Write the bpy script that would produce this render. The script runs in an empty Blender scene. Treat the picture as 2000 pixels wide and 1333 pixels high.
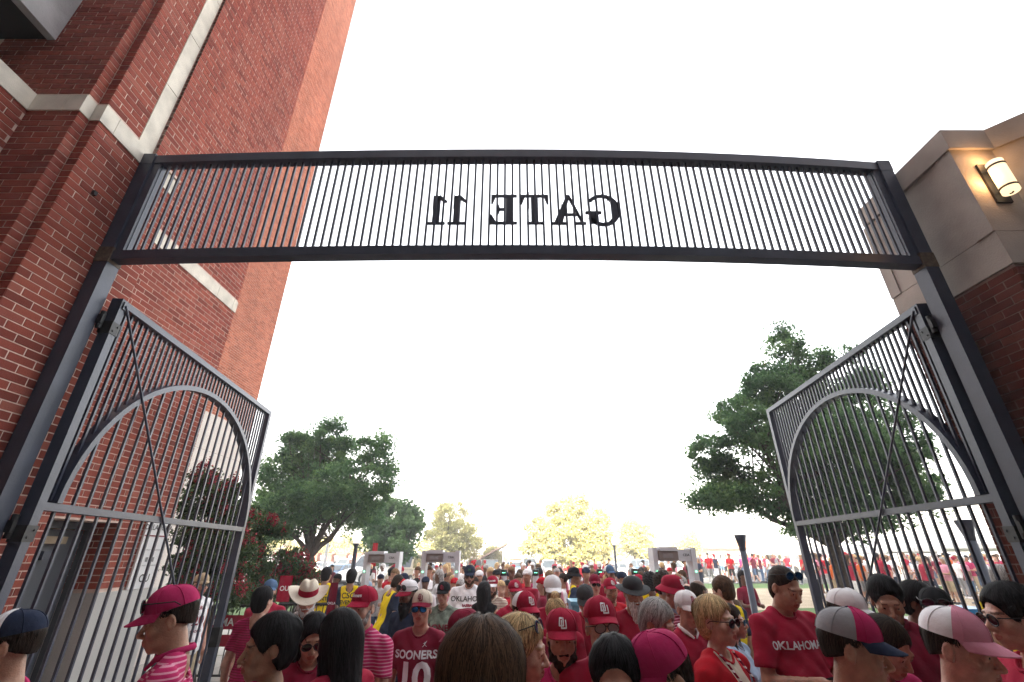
import bpy, math, random
import numpy as np
from mathutils import Matrix, Vector
from mathutils.bvhtree import BVHTree
random.seed(7); RNG = np.random.default_rng(7)
SC = bpy.context.scene; COL = SC.collection
R = math.radians
# ---------------------------------------------------------------- camera, sky, sun, exposure
F_PX = 889.0; PITCH = math.atan(417 / F_PX); CP, SP = math.cos(PITCH), math.sin(PITCH); HC = 2.1
cam = bpy.data.cameras.new('camera'); cam.sensor_width = 36; cam.lens = 36 * F_PX / 2000; cam.clip_start = .05; cam.clip_end = 3000
co = bpy.data.objects.new('camera', cam); COL.objects.link(co); co.location = (0, 0, HC); co.rotation_euler = (math.pi / 2 + PITCH, 0, 0); SC.camera = co
SUN_EL, SUN_AZ = R(28), R(200)          # azimuth clockwise from +Y: low sun behind the stadium, behind the viewer
w = bpy.data.worlds.new('World'); SC.world = w; w.use_nodes = True
nt = w.node_tree; bg = nt.nodes['Background']; sk = nt.nodes.new('ShaderNodeTexSky'); sk.sky_type = 'NISHITA'; sk.sun_disc = False
sk.sun_elevation = SUN_EL; sk.sun_rotation = SUN_AZ; sk.dust_density = 3.0; sk.air_density = 1.0; sk.ozone_density = 1.0
hs = nt.nodes.new('ShaderNodeHueSaturation'); hs.inputs['Saturation'].default_value = .22; nt.links.new(sk.outputs[0], hs.inputs['Color'])   # thin white evening overcast: pale, nearly grey sky
nt.links.new(hs.outputs[0], bg.inputs[0]); bg.inputs[1].default_value = .15
sd = Vector((math.sin(SUN_AZ) * math.cos(SUN_EL) * -1, math.cos(SUN_AZ) * math.cos(SUN_EL), math.sin(SUN_EL)))
sd.x = -.12 * math.cos(SUN_EL)
sun = bpy.data.lights.new('sun', 'SUN'); sun.energy = 5.0; sun.angle = R(.5); sun.color = (1, .88, .70)
so = bpy.data.objects.new('sun', sun); COL.objects.link(so); so.rotation_euler = sd.to_track_quat('Z', 'Y').to_euler(); so.location = (10, -30, 60)
SC.view_settings.view_transform = 'Standard'; SC.view_settings.look = 'None'; SC.view_settings.exposure = 2.92
SC.view_settings.gamma = 1; SC.view_settings.use_curve_mapping = False
SC.cycles.max_bounces = 6; SC.cycles.diffuse_bounces = 3; SC.cycles.glossy_bounces = 3; SC.cycles.transmission_bounces = 4; SC.cycles.transparent_max_bounces = 6

def ray(u, v):
    a = (u - 1000) / F_PX; b = (666.5 - v) / F_PX
    return a, CP - SP * b, SP + CP * b
def at(u, v, Y):
    x, y, z = ray(u, v); k = Y / y; return Vector((x * k, Y, z * k + HC))
def proj(X, Y, Z):
    Z = Z - HC; zc = Y * CP + Z * SP; yc = -Y * SP + Z * CP
    return 1000 + F_PX * X / np.maximum(zc, .05), 666.5 - F_PX * yc / np.maximum(zc, .05), zc

# ---------------------------------------------------------------- materials
def srgb(h):
    h = h.lstrip('#'); c = [int(h[i:i + 2], 16) / 255 for i in (0, 2, 4)]
    return tuple((x / 12.92 if x <= .04045 else ((x + .055) / 1.055) ** 2.4) for x in c)
MATS = {}
def mat(name, col=(.5, .5, .5), rough=.7, metal=0, spec=.4, noise=0, nscale=8, bump=0, bscale=60, emit=None, estr=0, stripes=None, attr=False, trans=0, weave=False, sss=0):
    if name in MATS: return MATS[name]
    m = bpy.data.materials.new(name); m.use_nodes = True; n = m.node_tree.nodes; l = m.node_tree.links
    b = n['Principled BSDF']; b.inputs['Base Color'].default_value = (*col, 1); b.inputs['Roughness'].default_value = rough
    b.inputs['Metallic'].default_value = metal; b.inputs['Specular IOR Level'].default_value = spec
    tc = n.new('ShaderNodeTexCoord'); src = None
    if stripes:
        c2, axis, freq, duty = stripes
        sx = n.new('ShaderNodeSeparateXYZ'); l.new(tc.outputs['Object'], sx.inputs[0])
        mu = n.new('ShaderNodeMath'); mu.operation = 'MULTIPLY'; mu.inputs[1].default_value = freq; l.new(sx.outputs[axis], mu.inputs[0])
        fr = n.new('ShaderNodeMath'); fr.operation = 'FRACT'; l.new(mu.outputs[0], fr.inputs[0])
        lt = n.new('ShaderNodeMath'); lt.operation = 'LESS_THAN'; lt.inputs[1].default_value = duty; l.new(fr.outputs[0], lt.inputs[0])
        mx = n.new('ShaderNodeMix'); mx.data_type = 'RGBA'; mx.inputs[6].default_value = (*col, 1); mx.inputs[7].default_value = (*c2, 1)
        l.new(lt.outputs[0], mx.inputs[0]); src = mx.outputs[2]
    if attr:
        at_ = n.new('ShaderNodeAttribute'); at_.attribute_name = 'rnd'
        cr = n.new('ShaderNodeValToRGB'); e = cr.color_ramp.elements
        cols = attr; e[0].color = (*cols[0], 1); e[1].color = (*cols[-1], 1)
        for i, cc in enumerate(cols[1:-1]):
            q = e.new((i + 1) / (len(cols) - 1)); q.color = (*cc, 1)
        l.new(at_.outputs['Fac'], cr.inputs[0]); src = cr.outputs[0]
    if noise:
        tn = n.new('ShaderNodeTexNoise'); tn.inputs['Scale'].default_value = nscale; tn.inputs['Detail'].default_value = 6
        l.new(tc.outputs['Object'], tn.inputs['Vector'])
        mp = n.new('ShaderNodeMapRange'); mp.inputs[1].default_value = .3; mp.inputs[2].default_value = .7
        mp.inputs[3].default_value = 1 - noise; mp.inputs[4].default_value = 1 + noise; l.new(tn.outputs[0], mp.inputs[0])
        vm = n.new('ShaderNodeVectorMath'); vm.operation = 'SCALE'
        if src: l.new(src, vm.inputs[0])
        else: vm.inputs[0].default_value = col
        l.new(mp.outputs[0], vm.inputs['Scale']); src = vm.outputs[0]
    if attr and 'brick' in name:   # broad weathering: soot and rain wash over many courses
        tn = n.new('ShaderNodeTexNoise'); tn.inputs['Scale'].default_value = .55; tn.inputs['Detail'].default_value = 7; tn.inputs['Roughness'].default_value = .65; gp = n.new('ShaderNodeNewGeometry'); mpg = n.new('ShaderNodeMapping'); mpg.inputs['Scale'].default_value = (1.6, 1.6, .45)
        l.new(gp.outputs['Position'], mpg.inputs[0]); l.new(mpg.outputs[0], tn.inputs['Vector']); mr = n.new('ShaderNodeMapRange'); mr.inputs[1].default_value = .3; mr.inputs[2].default_value = .7; mr.inputs[3].default_value = .80; mr.inputs[4].default_value = 1.18; l.new(tn.outputs[0], mr.inputs[0])
        v2 = n.new('ShaderNodeVectorMath'); v2.operation = 'SCALE'; l.new(src, v2.inputs[0]); l.new(mr.outputs[0], v2.inputs['Scale']); src = v2.outputs[0]
    if src: l.new(src, b.inputs['Base Color'])
    if bump:
        tb = n.new('ShaderNodeTexNoise'); tb.inputs['Scale'].default_value = bscale; tb.inputs['Detail'].default_value = 4
        l.new(tc.outputs['Object'], tb.inputs['Vector']); bp = n.new('ShaderNodeBump'); bp.inputs['Strength'].default_value = bump; bp.inputs['Distance'].default_value = .01
        l.new(tb.outputs[0], bp.inputs['Height']); l.new(bp.outputs[0], b.inputs['Normal'])
    if emit: b.inputs['Emission Color'].default_value = (*emit, 1); b.inputs['Emission Strength'].default_value = estr
    if sss: b.inputs['Subsurface Weight'].default_value = sss; b.inputs['Subsurface Radius'].default_value = (.02, .008, .005); b.inputs['Subsurface Scale'].default_value = .5
    if trans:
        tr = n.new('ShaderNodeBsdfTranslucent'); ms = n.new('ShaderNodeMixShader'); ms.inputs[0].default_value = trans
        if src: l.new(src, tr.inputs[0])
        else: tr.inputs[0].default_value = (*col, 1)
        l.new(b.outputs[0], ms.inputs[1]); l.new(tr.outputs[0], ms.inputs[2]); l.new(ms.outputs[0], n['Material Output'].inputs[0])
    MATS[name] = m; return m

BR_RAMP = [(.19, .047, .035), (.25, .060, .044), (.295, .072, .051), (.33, .086, .058), (.275, .067, .050), (.36, .118, .086)]
M_BRICK = mat('red_brick', attr=BR_RAMP, noise=.22, nscale=22, bump=.5, bscale=160, rough=.88, spec=.2)
M_BRICK2 = mat('skylit_brick', attr=[(.29, .088, .052), (.38, .122, .072), (.46, .16, .094), (.33, .105, .062)], noise=.2, nscale=22, rough=.9, spec=.2)  # paler copy of the brick; open skylight is put into its colour
M_MORTAR = mat('mortar', (.66, .50, .42), rough=.95, noise=.15, nscale=14, bump=.3, bscale=200)
M_STONE = mat('cast_limestone', (.62, .58, .50), rough=.85, noise=.20, nscale=5, bump=.25, bscale=90)
M_STONE2 = mat('shaded_weathered_limestone', (.38, .335, .30), rough=.85, noise=.24, nscale=2.2, bump=.35, bscale=70)  # weathering mottle over a base tone darkened to stand in for shade
M_CONC = mat('cast_concrete', (.36, .36, .37), rough=.9, noise=.22, nscale=4, bump=.5, bscale=40)
M_STEEL = mat('charcoal_painted_steel', (.038, .047, .074), rough=.38, spec=.5, noise=.18, nscale=5, bump=.12, bscale=50)
M_RUST = mat('rust_stained_weld', (.10, .075, .055), rough=.7, noise=.4, nscale=30)
M_BLACK = mat('black_metal', (.012, .012, .014), rough=.5)
M_PAVE = mat('concrete_paving', (.34, .32, .29), rough=.9, noise=.14, nscale=1.2, bump=.3, bscale=60)
M_GRASS = mat('lawn', (.085, .15, .04), rough=.95, noise=.35, nscale=2.5, bump=.6, bscale=80)
M_DIRT = mat('worn_path', (.36, .29, .20), rough=.95, noise=.2, nscale=1.2, bump=.3, bscale=50)
M_ASPH = mat('asphalt', (.11, .105, .10), rough=.9, noise=.2, nscale=2)
M_BARK = mat('bark', (.07, .055, .045), rough=.95, noise=.4, nscale=14, bump=.9, bscale=30)
M_WHITE = mat('white_paint', (.8, .8, .8), rough=.5)

# ---------------------------------------------------------------- mesh helpers
def link(name, me, parent=None, loc=None, rot=None, scale=None):
    o = bpy.data.objects.new(name, me); COL.objects.link(o)
    if parent: o.parent = parent
    if loc is not None: o.location = loc
    if rot is not None: o.rotation_euler = rot
    if scale is not None: o.scale = scale
    return o
def tag(o, label=None, cat=None, group=None, kind=None):
    if label: o['label'] = label
    if cat: o['category'] = cat
    if group: o['group'] = group
    if kind: o['kind'] = kind
    return o
def empty(name, loc=(0, 0, 0), rz=0, **k):
    o = bpy.data.objects.new(name, None); COL.objects.link(o); o.location = loc; o.rotation_euler = (0, 0, rz); o.empty_display_size = .2
    return tag(o, **k)
def npmesh(name, V, Q, mats, mi=None, smooth=False, attr=None):
    V = np.asarray(V, np.float32).reshape(-1, 3); me = bpy.data.meshes.new(name); Q = np.asarray(Q, np.int32); n = Q.shape[1]
    me.vertices.add(len(V)); me.vertices.foreach_set('co', V.ravel())
    me.loops.add(Q.size); me.loops.foreach_set('vertex_index', Q.ravel())
    me.polygons.add(len(Q)); me.polygons.foreach_set('loop_start', np.arange(len(Q), dtype=np.int32) * n)
    me.update(calc_edges=True)
    for m in mats: me.materials.append(m)
    if mi is not None: me.polygons.foreach_set('material_index', np.asarray(mi, np.int32))
    me.polygons.foreach_set('use_smooth', np.full(len(Q), smooth))
    if attr is not None:
        a = me.attributes.new('rnd', 'FLOAT', 'FACE'); a.data.foreach_set('value', np.asarray(attr, np.float32))
    me.update(); return me
class MB:
    def __init__(s): s.v = []; s.f = []; s.m = []; s.sm = []
    def add(s, V, Fs, m=0, sm=False):
        b = len(s.v); s.v += [tuple(p) for p in V]; s.f += [tuple(i + b for i in f) for f in Fs]; s.m += [m] * len(Fs); s.sm += [sm] * len(Fs); return s
    def box(s, x0, x1, y0, y1, z0, z1, m=0, M=None):
        V = [(x, y, z) for x in (x0, x1) for y in (y0, y1) for z in (z0, z1)]
        if M is not None: V = [M @ Vector(p) for p in V]
        return s.add(V, [(0, 1, 3, 2), (4, 6, 7, 5), (0, 4, 5, 1), (2, 3, 7, 6), (0, 2, 6, 4), (1, 5, 7, 3)], m)
    def tube(s, pts, r, n=8, m=0, cap=True, sm=True, flat=1):
        pts = [Vector(p) for p in pts]; V = []; Fs = []
        rr = r if hasattr(r, '__len__') else [r] * len(pts); up0 = None
        for i, p in enumerate(pts):
            t = (pts[min(i + 1, len(pts) - 1)] - pts[max(i - 1, 0)]).normalized()
            if up0 is None: up0 = Vector((0, 0, 1)) if abs(t.z) < .9 else Vector((1, 0, 0))
            a = t.cross(up0).normalized(); b = a.cross(t).normalized(); up0 = b
            for k in range(n):
                an = 2 * math.pi * k / n; V.append(p + (a * math.cos(an) + b * math.sin(an) * flat) * rr[i])
        for i in range(len(pts) - 1):
            for k in range(n): Fs.append((i * n + k, i * n + (k + 1) % n, (i + 1) * n + (k + 1) % n, (i + 1) * n + k))
        s.add(V, Fs, m, sm)
        if cap: s.add([V[k] for k in range(n)], [tuple(range(n))[::-1]], m); s.add(V[-n:], [tuple(range(n))], m)
        return s
    def lathe(s, prof, n=16, m=0, c=(0, 0, 0), sm=True, cap=True, sx=1, sy=1):
        V = []; Fs = []
        for r, z in prof:
            for k in range(n): a = 2 * math.pi * k / n; V.append((c[0] + r * math.cos(a) * sx, c[1] + r * math.sin(a) * sy, c[2] + z))
        for i in range(len(prof) - 1):
            for k in range(n): Fs.append((i * n + k, i * n + (k + 1) % n, (i + 1) * n + (k + 1) % n, (i + 1) * n + k))
        s.add(V, Fs, m, sm)
        if cap: s.add(V[:n], [tuple(range(n))[::-1]], m); s.add(V[-n:], [tuple(range(n))], m)
        return s
    def prism(s, poly, y0, y1, m=0, M=None):
        n = len(poly); V = [(x, y0, z) for x, z in poly] + [(x, y1, z) for x, z in poly]
        if M is not None: V = [M @ Vector(p) for p in V]
        return s.add(V, [tuple(range(n)), tuple(range(2 * n - 1, n - 1, -1))] + [(i + n, (i + 1) % n + n, (i + 1) % n, i) for i in range(n)], m)
    def mesh(s, name, mats):
        me = bpy.data.meshes.new(name); me.from_pydata(s.v, [], s.f)
        for m in (mats if isinstance(mats, (list, tuple)) else [mats]): me.materials.append(m)
        me.polygons.foreach_set('material_index', s.m); me.polygons.foreach_set('use_smooth', s.sm); me.update(); return me
    def build(s, name, mats, parent=None, loc=None, rot=None):
        return link(name, s.mesh(name, mats), parent, loc, rot)
def box(name, x0, x1, y0, y1, z0, z1, m, parent=None, **k):
    o = MB().box(x0, x1, y0, y1, z0, z1).build(name, m, parent)
    return tag(o, **k) if k else o
_txt = {}
def text_mesh(s, size=1, bold=0, sp=1):
    key = (s, bold, sp)
    if key not in _txt:
        cu = bpy.data.curves.new('t', 'FONT'); cu.body = s; cu.align_x = 'CENTER'; cu.align_y = 'CENTER'; cu.offset = bold; cu.resolution_u = 3; cu.space_character = sp; cu.size = 1; cu.fill_mode = 'FRONT'
        o = bpy.data.objects.new('t', cu); COL.objects.link(o); dg = bpy.context.evaluated_depsgraph_get(); dg.update()
        me = bpy.data.meshes.new_from_object(o.evaluated_get(dg)); V = np.array([v.co[:2] for v in me.vertices]); Fc = [tuple(p.vertices) for p in me.polygons]
        bpy.data.objects.remove(o); bpy.data.curves.remove(cu); bpy.data.meshes.remove(me); _txt[key] = (V, Fc)
    V, Fc = _txt[key]; return V * size, Fc

# ---------------------------------------------------------------- ground, lawn, roads
def lawn_h(x, y):
    t = np.clip((np.asarray(y, float) - 13) / 11, 0, 1) * np.clip((np.asarray(x, float) - 5) / 6, 0, 1); return .36 * t * t * (3 - 2 * t)
def sheet(name, x0, x1, y0, y1, z, m, nx=1, ny=1, fn=None, kind='structure'):
    xs = np.linspace(x0, x1, nx + 1); ys = np.linspace(y0, y1, ny + 1); X, Y = np.meshgrid(xs, ys, indexing='ij')
    Z = np.full_like(X, z) + (fn(X, Y) if fn else 0); V = np.stack([X, Y, Z], -1).reshape(-1, 3)
    i, j = np.meshgrid(np.arange(nx), np.arange(ny), indexing='ij'); a = (i * (ny + 1) + j).ravel()
    return tag(link(name, npmesh(name, V, np.stack([a, a + ny + 1, a + ny + 2, a + 1], -1), [m], smooth=fn is not None)), kind=kind)
sheet('ground', -420, 420, -120, 620, -.03, mat('dry_ground', (.30, .27, .20), rough=1, noise=.2, nscale=.1))
sheet('pavement', -30, 30, -14, 12.5, 0, M_PAVE)
for k in range(-7, 8): pass
sheet('lawn', 5, 60, 12.504, 34, .004, M_GRASS, 40, 24, lawn_h)
sheet('footpath', 5, 60, 16.5, 18.2, .016, M_PAVE, 40, 6, lawn_h)
sheet('worn_footpath', 5, 60, 20, 29, .016, M_DIRT, 40, 12, lawn_h)
sheet('lawn', -60, 4.996, 12.504, 34, .004, M_GRASS)
sheet('footpath', -9, 4.99, 12.51, 46, .010, M_PAVE)
sheet('parking_lot', -140, 140, 34.004, 110, .002, M_ASPH)
sheet('kerb', -140, 140, 33.8, 34, .12, M_PAVE)
for i in range(-14, 15): sheet('parking_line', i * 2.9 - .05 + 1.2, i * 2.9 + .05 + 1.2, 46, 51, .008, M_WHITE)
# joint lines in the paving are real gaps between slabs near the gate
slab = MB().box(.01, 1.49, .01, 1.49, .0, .012).mesh('paving_slab', [M_PAVE])
for i in range(-5, 5):
    for j in range(0, 8): tag(link('paving_slab', slab, None, (i * 1.5, j * 1.5 - .4, .003)), kind='structure')

hz = bpy.data.materials.new('evening_haze'); hz.use_nodes = True; hn = hz.node_tree; hn.nodes.remove(hn.nodes['Principled BSDF']); pv = hn.nodes.new('ShaderNodeVolumePrincipled'); pv.inputs['Density'].default_value = .0036; pv.inputs['Color'].default_value = (1, .985, .96, 1); pv.inputs['Anisotropy'].default_value = .0
hn.links.new(pv.outputs[0], hn.nodes['Material Output'].inputs['Volume'])
tag(MB().box(-440, 440, -140, 640, -1.03, 40).build('haze', hz), kind='stuff')
# ---------------------------------------------------------------- stadium block behind and above the viewer (casts the shade)
st = empty('stadium', (0, -12, 0), label='tall brick stadium wall with concourse slab standing over the gate', cat='stadium')
def pbox(name, p, x0, x1, y0, y1, z0, z1, m): return MB().box(x0, x1, y0, y1, z0, z1).build(name, m, p, loc=(-p.location.x, -p.location.y, -p.location.z))
pbox('stadium_wall', st, -70, 90, -14, -12, 0, 31, M_BRICK)
pbox('concourse_slab', st, -30, 40, -12, .2, 8.6, 9.1, M_CONC)
for x in (-12, -4, 4, 12): pbox('column', st, x - .4, x + .4, -6.4, -5.6, 0, 8.6, M_CONC)

# ---------------------------------------------------------------- brick walls
CH = .0677; BL = .2015; BP = .213
UNIT = []
for q in range(12):
    me = npmesh('brick', [(x, y, z) for x in (-.5, .5) for y in (-1, 0) for z in (-.5, .5)], [(0, 1, 3, 2), (4, 6, 7, 5), (0, 4, 5, 1), (2, 3, 7, 6), (0, 2, 6, 4), (1, 5, 7, 3)], [M_BRICK], attr=[(q + .5) / 12] * 6); UNIT.append(me)
UNIT2 = []
for q in range(12):
    me = npmesh('brick', [(x, y, z) for x in (-.5, .5) for y in (-1, 0) for z in (-.5, .5)], [(0, 1, 3, 2), (4, 6, 7, 5), (0, 4, 5, 1), (2, 3, 7, 6), (0, 2, 6, 4), (1, 5, 7, 3)], [M_BRICK2], attr=[(q + .5) / 12] * 6); UNIT2.append(me)
class Wall:
    """collects bricks of one building; the 300 largest in view become objects, the rest one mesh"""
    def __init__(s, root, m, units): s.root = root; s.m = m; s.units = units; s.b = []
    def face(s, ox, oy, dx, dy, L, z0, z1, holes=(), first=.5, header=False):
        # face origin (ox,oy), direction (dx,dy), outward normal = (dy,-dx)
        k0 = int(round(z0 / CH)); k1 = int(round(z1 / CH))
        for k in range(k0, k1):
            zc = (k + .5) * CH; u = -BP * first if k % 2 else 0.
            if header: u = 0
            while u < L - .02:
                a = max(u, 0) + (.004 if u <= 0 else 0); b = min(u + BL, L - .003); u += BP
                if header: b = L - .003; u = L
                if b - a < .03: continue
                segs = [(a, b)]
                for h in holes:
                    if h[2] < zc < h[3]: segs = [q for p, r_ in segs for q in ((p, min(r_, h[0] - .003)), (max(p, h[1] + .003), r_)) if q[1] - q[0] > .02]
                for a, b in segs:
                    mid = (a + b) / 2; pr = random.gauss(0, .0008)
                    s.b.append((ox + dx * mid + dy * pr, oy + dy * mid - dx * pr, zc, b - a, dx, dy, random.random()))
    def finish(s):
        B = np.array(s.b); u, v, zc = proj(B[:, 0], B[:, 1], B[:, 2])
        vis = (u > -30) & (u < 2030) & (v > -30) & (v < 1360) & (zc > .1)
        dist = np.sqrt(B[:, 0] ** 2 + B[:, 1] ** 2 + (B[:, 2] - HC) ** 2)
        face = np.abs((B[:, 0] * B[:, 5] + B[:, 1] * -B[:, 4]) / dist)
        sc = np.where(vis, face * B[:, 3] / dist ** 2, 0); order = np.argsort(-sc); top = set(order[:300].tolist())
        r = s.root.location; V = []; Q = []; A = []
        for i, (x, y, z, L, dx, dy, rn) in enumerate(B):
            if i in top:
                o = link('brick', s.units[int(rn * 11.99)], s.root, (x - r.x, y - r.y, z - r.z), (0, 0, math.atan2(dy, dx)), (L, .03, .0577)); o.scale.y = -.03 if False else .03
                o.rotation_euler = (0, 0, math.atan2(dy, dx) + math.pi); continue
        rest = B[[i for i in range(len(B)) if i not in top]]
        hx = rest[:, 3] / 2; dx = rest[:, 4]; dy = rest[:, 5]; c = rest[:, :3] - np.array(r)
        for sx in (-1, 1):
            for d in (-.03, 0):
                for sz in (-1, 1):
                    V.append(np.stack([c[:, 0] + dx * hx * sx + dy * d, c[:, 1] + dy * hx * sx - dx * d, c[:, 2] + sz * .02885], -1))
        V = np.stack(V, 1).reshape(-1, 3); base = np.arange(len(rest))[:, None] * 8
        fs = [(0, 2, 3, 1), (4, 5, 7, 6), (2, 6, 7, 3), (0, 1, 5, 4), (1, 3, 7, 5), (0, 4, 6, 2)]
        Q = np.concatenate([base + np.array(f)[None] for f in fs]).reshape(-1, 4); A = np.tile(rest[:, 6], len(fs))
        tag(link('brickwork', npmesh('brickwork', V, Q, [s.m], attr=A), s.root), kind='stuff')
MO = .004   # joints are recessed this far behind the brick faces
ZB = 3.695 + HC; ZB0 = ZB - .20          # white band top and bottom
X0, X1, X2, X4, X5 = -4.22, -3.77, -3.68, -4.44, -7.8
TOP = 16.
# near pier
pier = empty('brick_pier', (-3.9, 3.2, 0), label='near red brick pier with white stone band and strip left of the gate', cat='brick pier')
def pc(name, x0, x1, y0, y1, z0, z1, m): return pbox(name, pier, x0, x1, y0, y1, z0, z1, m)
pc('mortar_core', -6, X0 - MO, -3, 2.74, 0, ZB0, M_MORTAR)
pc('mortar_core', -6, X1 - MO, 2.74 + MO, 2.84 + MO, 0, TOP, M_MORTAR)
pc('mortar_core', -6, X2 - MO, 2.84 + MO, 3.80 - MO, 0, TOP, M_MORTAR)
wl = Wall(pier, M_BRICK, UNIT)
zl = ((-9, 99, ZB0, ZB),)
wl.face(X0, -1, 0, 1, 3.74, 0, ZB0)                              # L0, normal +X
wl.face(-4.9, 2.74, 1, 0, 4.9 + X1, 0, TOP, holes=zl)            # F1, normal -Y
wl.face(X1, 2.74, 0, 1, .10, 0, TOP, holes=zl, header=True)      # S1
wl.face(X1, 2.84, 1, 0, X2 - X1, 0, TOP, holes=zl, header=True)  # F2
wl.face(X2, 2.84, 0, 1, .96, 0, TOP, holes=((-9, 99, ZB0, ZB), (.38, .56, ZB, 99)))
wl.face(X2 + .035, 3.405, 0, 1, .395, ZB, TOP)                   # S3 a little proud beyond the strip
pc('mortar_core', X2 - MO, X2 + .035 - MO, 3.405 + MO, 3.80 - MO, ZB, TOP, M_MORTAR)
wl.face(X2, 3.405, 1, 0, .035, ZB, TOP, header=True)
wl.finish()
# stone band blocks
g = .004
def blk(x0, x1, y0, y1, z0=ZB0, z1=ZB): pc('stone_block', x0, x1, y0 + g / 2, y1 - g / 2, z0 + g, z1 - g, M_STONE)
for y0, y1 in ((-2.2, -1.2), (-1.2, -.2), (-.2, .8), (.8, 1.8), (1.8, 2.725)): blk(-4.6, X0 + .012, y0, y1)
pc('stone_block', -4.9, -3.92, 2.725, 2.80, ZB0 + g, ZB - g, M_STONE); pc('stone_block', -3.916, X1 + .012, 2.725, 2.825, ZB0 + g, ZB - g, M_STONE)
blk(-4.0, X2 + .012, 2.828, 2.98); blk(-4.0, X2 + .012, 2.98, 3.80 - g)
for i in range(12): pc('stone_block', -3.9, X2 + .004, 3.222, 3.400, ZB + i * .85 + g, ZB + (i + 1) * .85 - g, M_STONE)
pc('cable_stub', X2, X2 + .03, 3.05, 3.08, 4.95, 4.99, M_BLACK)
# opening above the low wall, its concrete beam, dark soffit
pc('concrete_beam', -4.47, -4.39, -3, 2.735, 4.48 + HC, TOP, M_CONC)
pc('dark_soffit', -9, -4.472, -3, 2.73, 4.49 + HC, 4.56 + HC, M_BLACK)
pc('back_wall', -9, -8.9, -3, 2.73, 0, TOP, M_CONC)
# middle wall, set back
midw = empty('brick_wall', (-4.6, 5.4, 0), label='set back middle brick wall with the grey steel door and notice board', cat='brick wall')
def mc(name, x0, x1, y0, y1, z0, z1, m, **k):
    o = pbox(name, midw, x0, x1, y0, y1, z0, z1, m); return tag(o, **k) if k else o
DY0, DY1, DZ = 4.72, 5.52, 2.42
mc('mortar_core', -6, X4 - MO, 3.8, DY0 - MO, 0, TOP, M_MORTAR); mc('mortar_core', -6, X4 - MO, DY1 + .03, 6.4 - MO, 0, 1.72, M_MORTAR); mc('mortar_core', -6, X4 - MO, DY1 + MO, 6.4 - MO, 1.725, TOP, M_MORTAR); mc('mortar_core', -6, X4 - MO, DY0 - MO, DY1 + MO, DZ, TOP, M_MORTAR)
wm = Wall(midw, M_BRICK, UNIT); zm = (-9, 99, ZB0, ZB)
wm.face(X4, 4.2, 0, 1, 2.2, 0, TOP, holes=(zm, (.52, 1.32, -1, DZ), (1.32, 9, -1, 1.735)))
wm.face(-4.85, DY1, 1, 0, .41, 1.735, DZ)
wm.finish()
for y0, y1 in ((4.2, 5.05), (5.05, 5.9), (5.9, 6.3), (6.3, 6.405)): mc('stone_block', -4.6, X4 + .012, y0 + g / 2, y1 - g / 2, ZB0 + g, ZB - g, M_STONE)
mc('stone_base', -4.85, X4 + .03, DY1 + .004, 6.41, 0, 1.73, mat('pale_stone', (.52, .51, .48), rough=.85, noise=.1, nscale=2, bump=.2, bscale=80))
M_DOOR = mat('grey_painted_steel', (.085, .095, .11), rough=.45, noise=.08, nscale=2)
dr = mc('door', -4.80, -4.76, 4.78, 5.48, .02, 2.34, M_DOOR)
for a in ((-4.76, -4.70, DY0, 4.775, 0, DZ), (-4.76, -4.70, 5.485, DY1, 0, DZ), (-4.76, -4.70, 4.775, 5.485, 2.345, DZ)): mc('door_frame', *a, M_DOOR)
def sub(name, par, bb, m):
    o = MB().box(*bb).build(name, m, par, loc=tuple(-c for c in midw.location)); o.location = (0, 0, 0); return o
sub('door_closer', dr, (-4.76, -4.70, 4.95, 5.25, 2.20, 2.27), M_DIRT); sub('door_closer', dr, (-4.76, -4.68, 5.02, 5.12, 2.05, 2.13), M_STEEL); sub('handle', dr, (-4.76, -4.70, 4.84, 4.87, .95, 1.15), M_RUST)
# notice board
nb = empty('notice_board', (X4 + .03, 6.14, 2.1), label='white notice board with OKLAHOMA heading on the brick wall', cat='notice board')
M_PAPER = mat('white_notice', (.72, .72, .72), rough=.5); M_CRIM = mat('crimson_print', (.20, .012, .03), rough=.7); M_INK = mat('black_print', (.02, .02, .02), rough=.7)
bd = MB().box(-.022, 0, -.21, .21, -.365, .365).build('board', M_PAPER, nb)
def flat_text(s, size, m, par, loc, rot, name='lettering', bold=0, th=.001, sp=1, mirror=False):
    V, Fc = text_mesh(s, size, bold, sp); n = len(V); o = MB()
    V3 = [(-x if mirror else x, 0, y) for x, y in V]
    o.add(V3, [tuple(reversed(f)) for f in Fc] if not mirror else Fc); ob = o.build(name, m, par, loc, rot); return ob
RX = (0, 0, R(90))
flat_text('OKLAHOMA', .085, M_INK, nb, (.004, 0, .30), RX, bold=.01)
MB().box(.001, .003, -.2, .2, .20, .215).build('red_line', M_CRIM, nb)
for z in (.05, -.12): flat_text('ENTRY POLICY  GATE INFORMATION', .02, M_INK, nb, (.004, 0, z), RX)
for y in (-.05, .05): MB().box(.001, .003, y - .02, y + .02, -.08, -.03).build('printed_square', mat('grey_print', (.2, .2, .2)), nb)
flat_text('OU', .12, M_INK, nb, (.004, .0, -.26), RX, bold=.01, sp=.8)
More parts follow.
